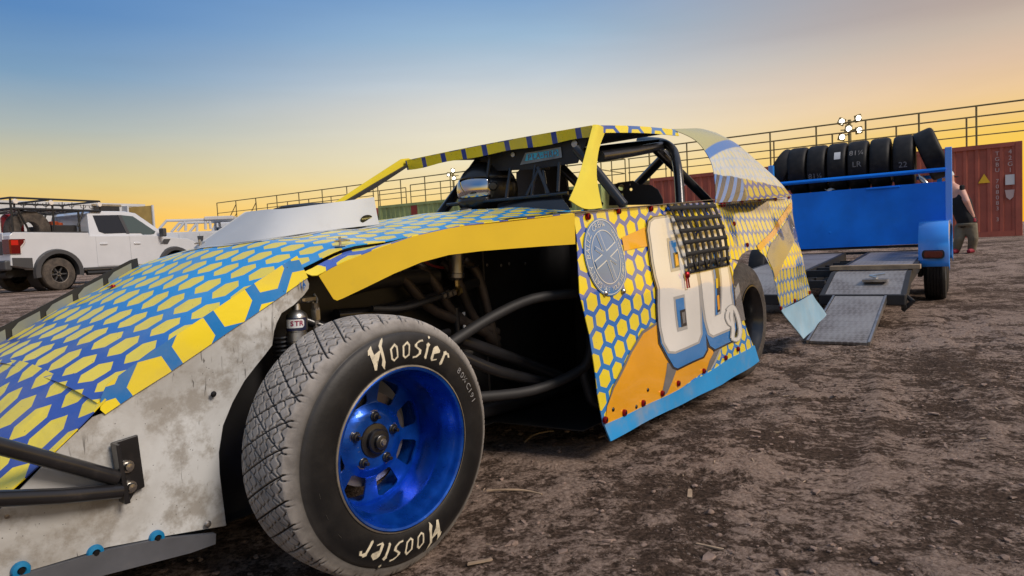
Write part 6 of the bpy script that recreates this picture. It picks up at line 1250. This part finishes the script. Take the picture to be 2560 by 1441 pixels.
def flake(s):
    n = 6; a = np.sort(rng.rand(n)*2*math.pi); r = s*rng.uniform(.6, 1.1, n); h = s*.16; t = rng.uniform(-.25, .25); v = [(r[i]*math.cos(a[i]), r[i]*math.sin(a[i])*.7, h*.2+r[i]*math.cos(a[i])*t+s*.1) for i in range(n)]+[(r[i]*.9*math.cos(a[i]), r[i]*.63*math.sin(a[i]), h*1.2+r[i]*math.cos(a[i])*t+s*.1) for i in range(n)]
    return v, [tuple(range(n))[::-1], tuple(range(n, 2*n))]+[(i, (i+1) % n, (i+1) % n+n, i+n) for i in range(n)]
def chip(s):
    l, w, h = s, s*rng.uniform(.12, .3), s*.05+.001; t = rng.uniform(-.15, .15); v = []
    for z in (0, h):
        for x, y in ((-l, -w*rng.uniform(.5, 1)), (l, -w*rng.uniform(.2, 1)), (l*.9, w*rng.uniform(.2, 1)), (-l*.9, w)): v.append((x, y, z+x*t+abs(l*t)+.002))
    return v, [(3, 2, 1, 0), (4, 5, 6, 7), (0, 1, 5, 4), (1, 2, 6, 5), (2, 3, 7, 6), (3, 0, 4, 7)]
REG = ((-1.0, 5.5), (1.1, 7.5))
scatter('dirt_clods', 7000, .0025, .016, 1, M['clod'], 'loose dirt clods scattered over the pit ground', clod, REG)
scatter('dirt_flakes', 3200, .004, .030, 1, M['clod'], 'broken flakes of dried mud crust on the ground', flake, REG)
scatter('wood_debris', 420, .006, .030, 1, M['chip'], 'small wood chips and straw bits scattered on the dirt', chip, REG)
def ground_thing(name, px, py, label, cat, build):
    P = pzw(px, py, 0.); z = gz(P[0], P[1]); P = pzw(px, py, z); t = thing(name, (P[0], P[1], gz(P[0], P[1])), rng.rand()*.5, label, cat); build(t)
def plank(l, w, h, ang): return lambda t: MB().prism([(-l, -w), (l*.7, -w*.9), (l, -w*.3), (l*.95, w*.8), (-l*.9, w)], lambda a, b, k: (a*math.cos(ang)-b*math.sin(ang), a*math.sin(ang)+b*math.cos(ang), .004+k+a*.04), h).build('sliver', M['chip'], t)
ground_thing('wood_chip', 1725, 1240, 'largest pale wood chip lying on the dirt right of the door', 'wood chip', plank(.035, .008, .006, .9))
ground_thing('wood_chip', 1775, 1372, 'long thin wood splinter at the bottom edge below the largest chip', 'wood chip', plank(.04, .004, .004, -.7))
ground_thing('wood_chip', 1200, 1410, 'flat splinter of wood beside the bottom of the front tyre', 'wood chip', plank(.035, .006, .004, .1))
ground_thing('stone', 1776, 1278, 'small flat grey stone below the largest wood chip', 'stone', lambda t: mkobj('rock', [tuple(p*np.array([.017, .012, .008])*(1+.2*math.sin(i*3))+np.array([0, 0, .006])) for i, p in enumerate(IV_)], IF_, M['clod'], t, 2))
def twig(pts): return lambda t: MB().tube(smooth_path(pts, 4), [.0035]*(4*(len(pts)-1)+1), 6).build('stem', M['chip'], t, 1)
ground_thing('twig', 1260, 1235, 'bent dark twig on the dirt right of the front tyre', 'twig', twig([(-.05, .03, .008), (0, 0, .012), (.06, -.03, .008), (.10, -.09, .006)]))
ground_thing('twig', 1345, 1095, 'pale curved twig lying in the shade below the nerf bars', 'twig', twig([(-.09, -.04, .006), (-.02, .01, .012), (.06, .03, .010), (.10, .03, .006)]))
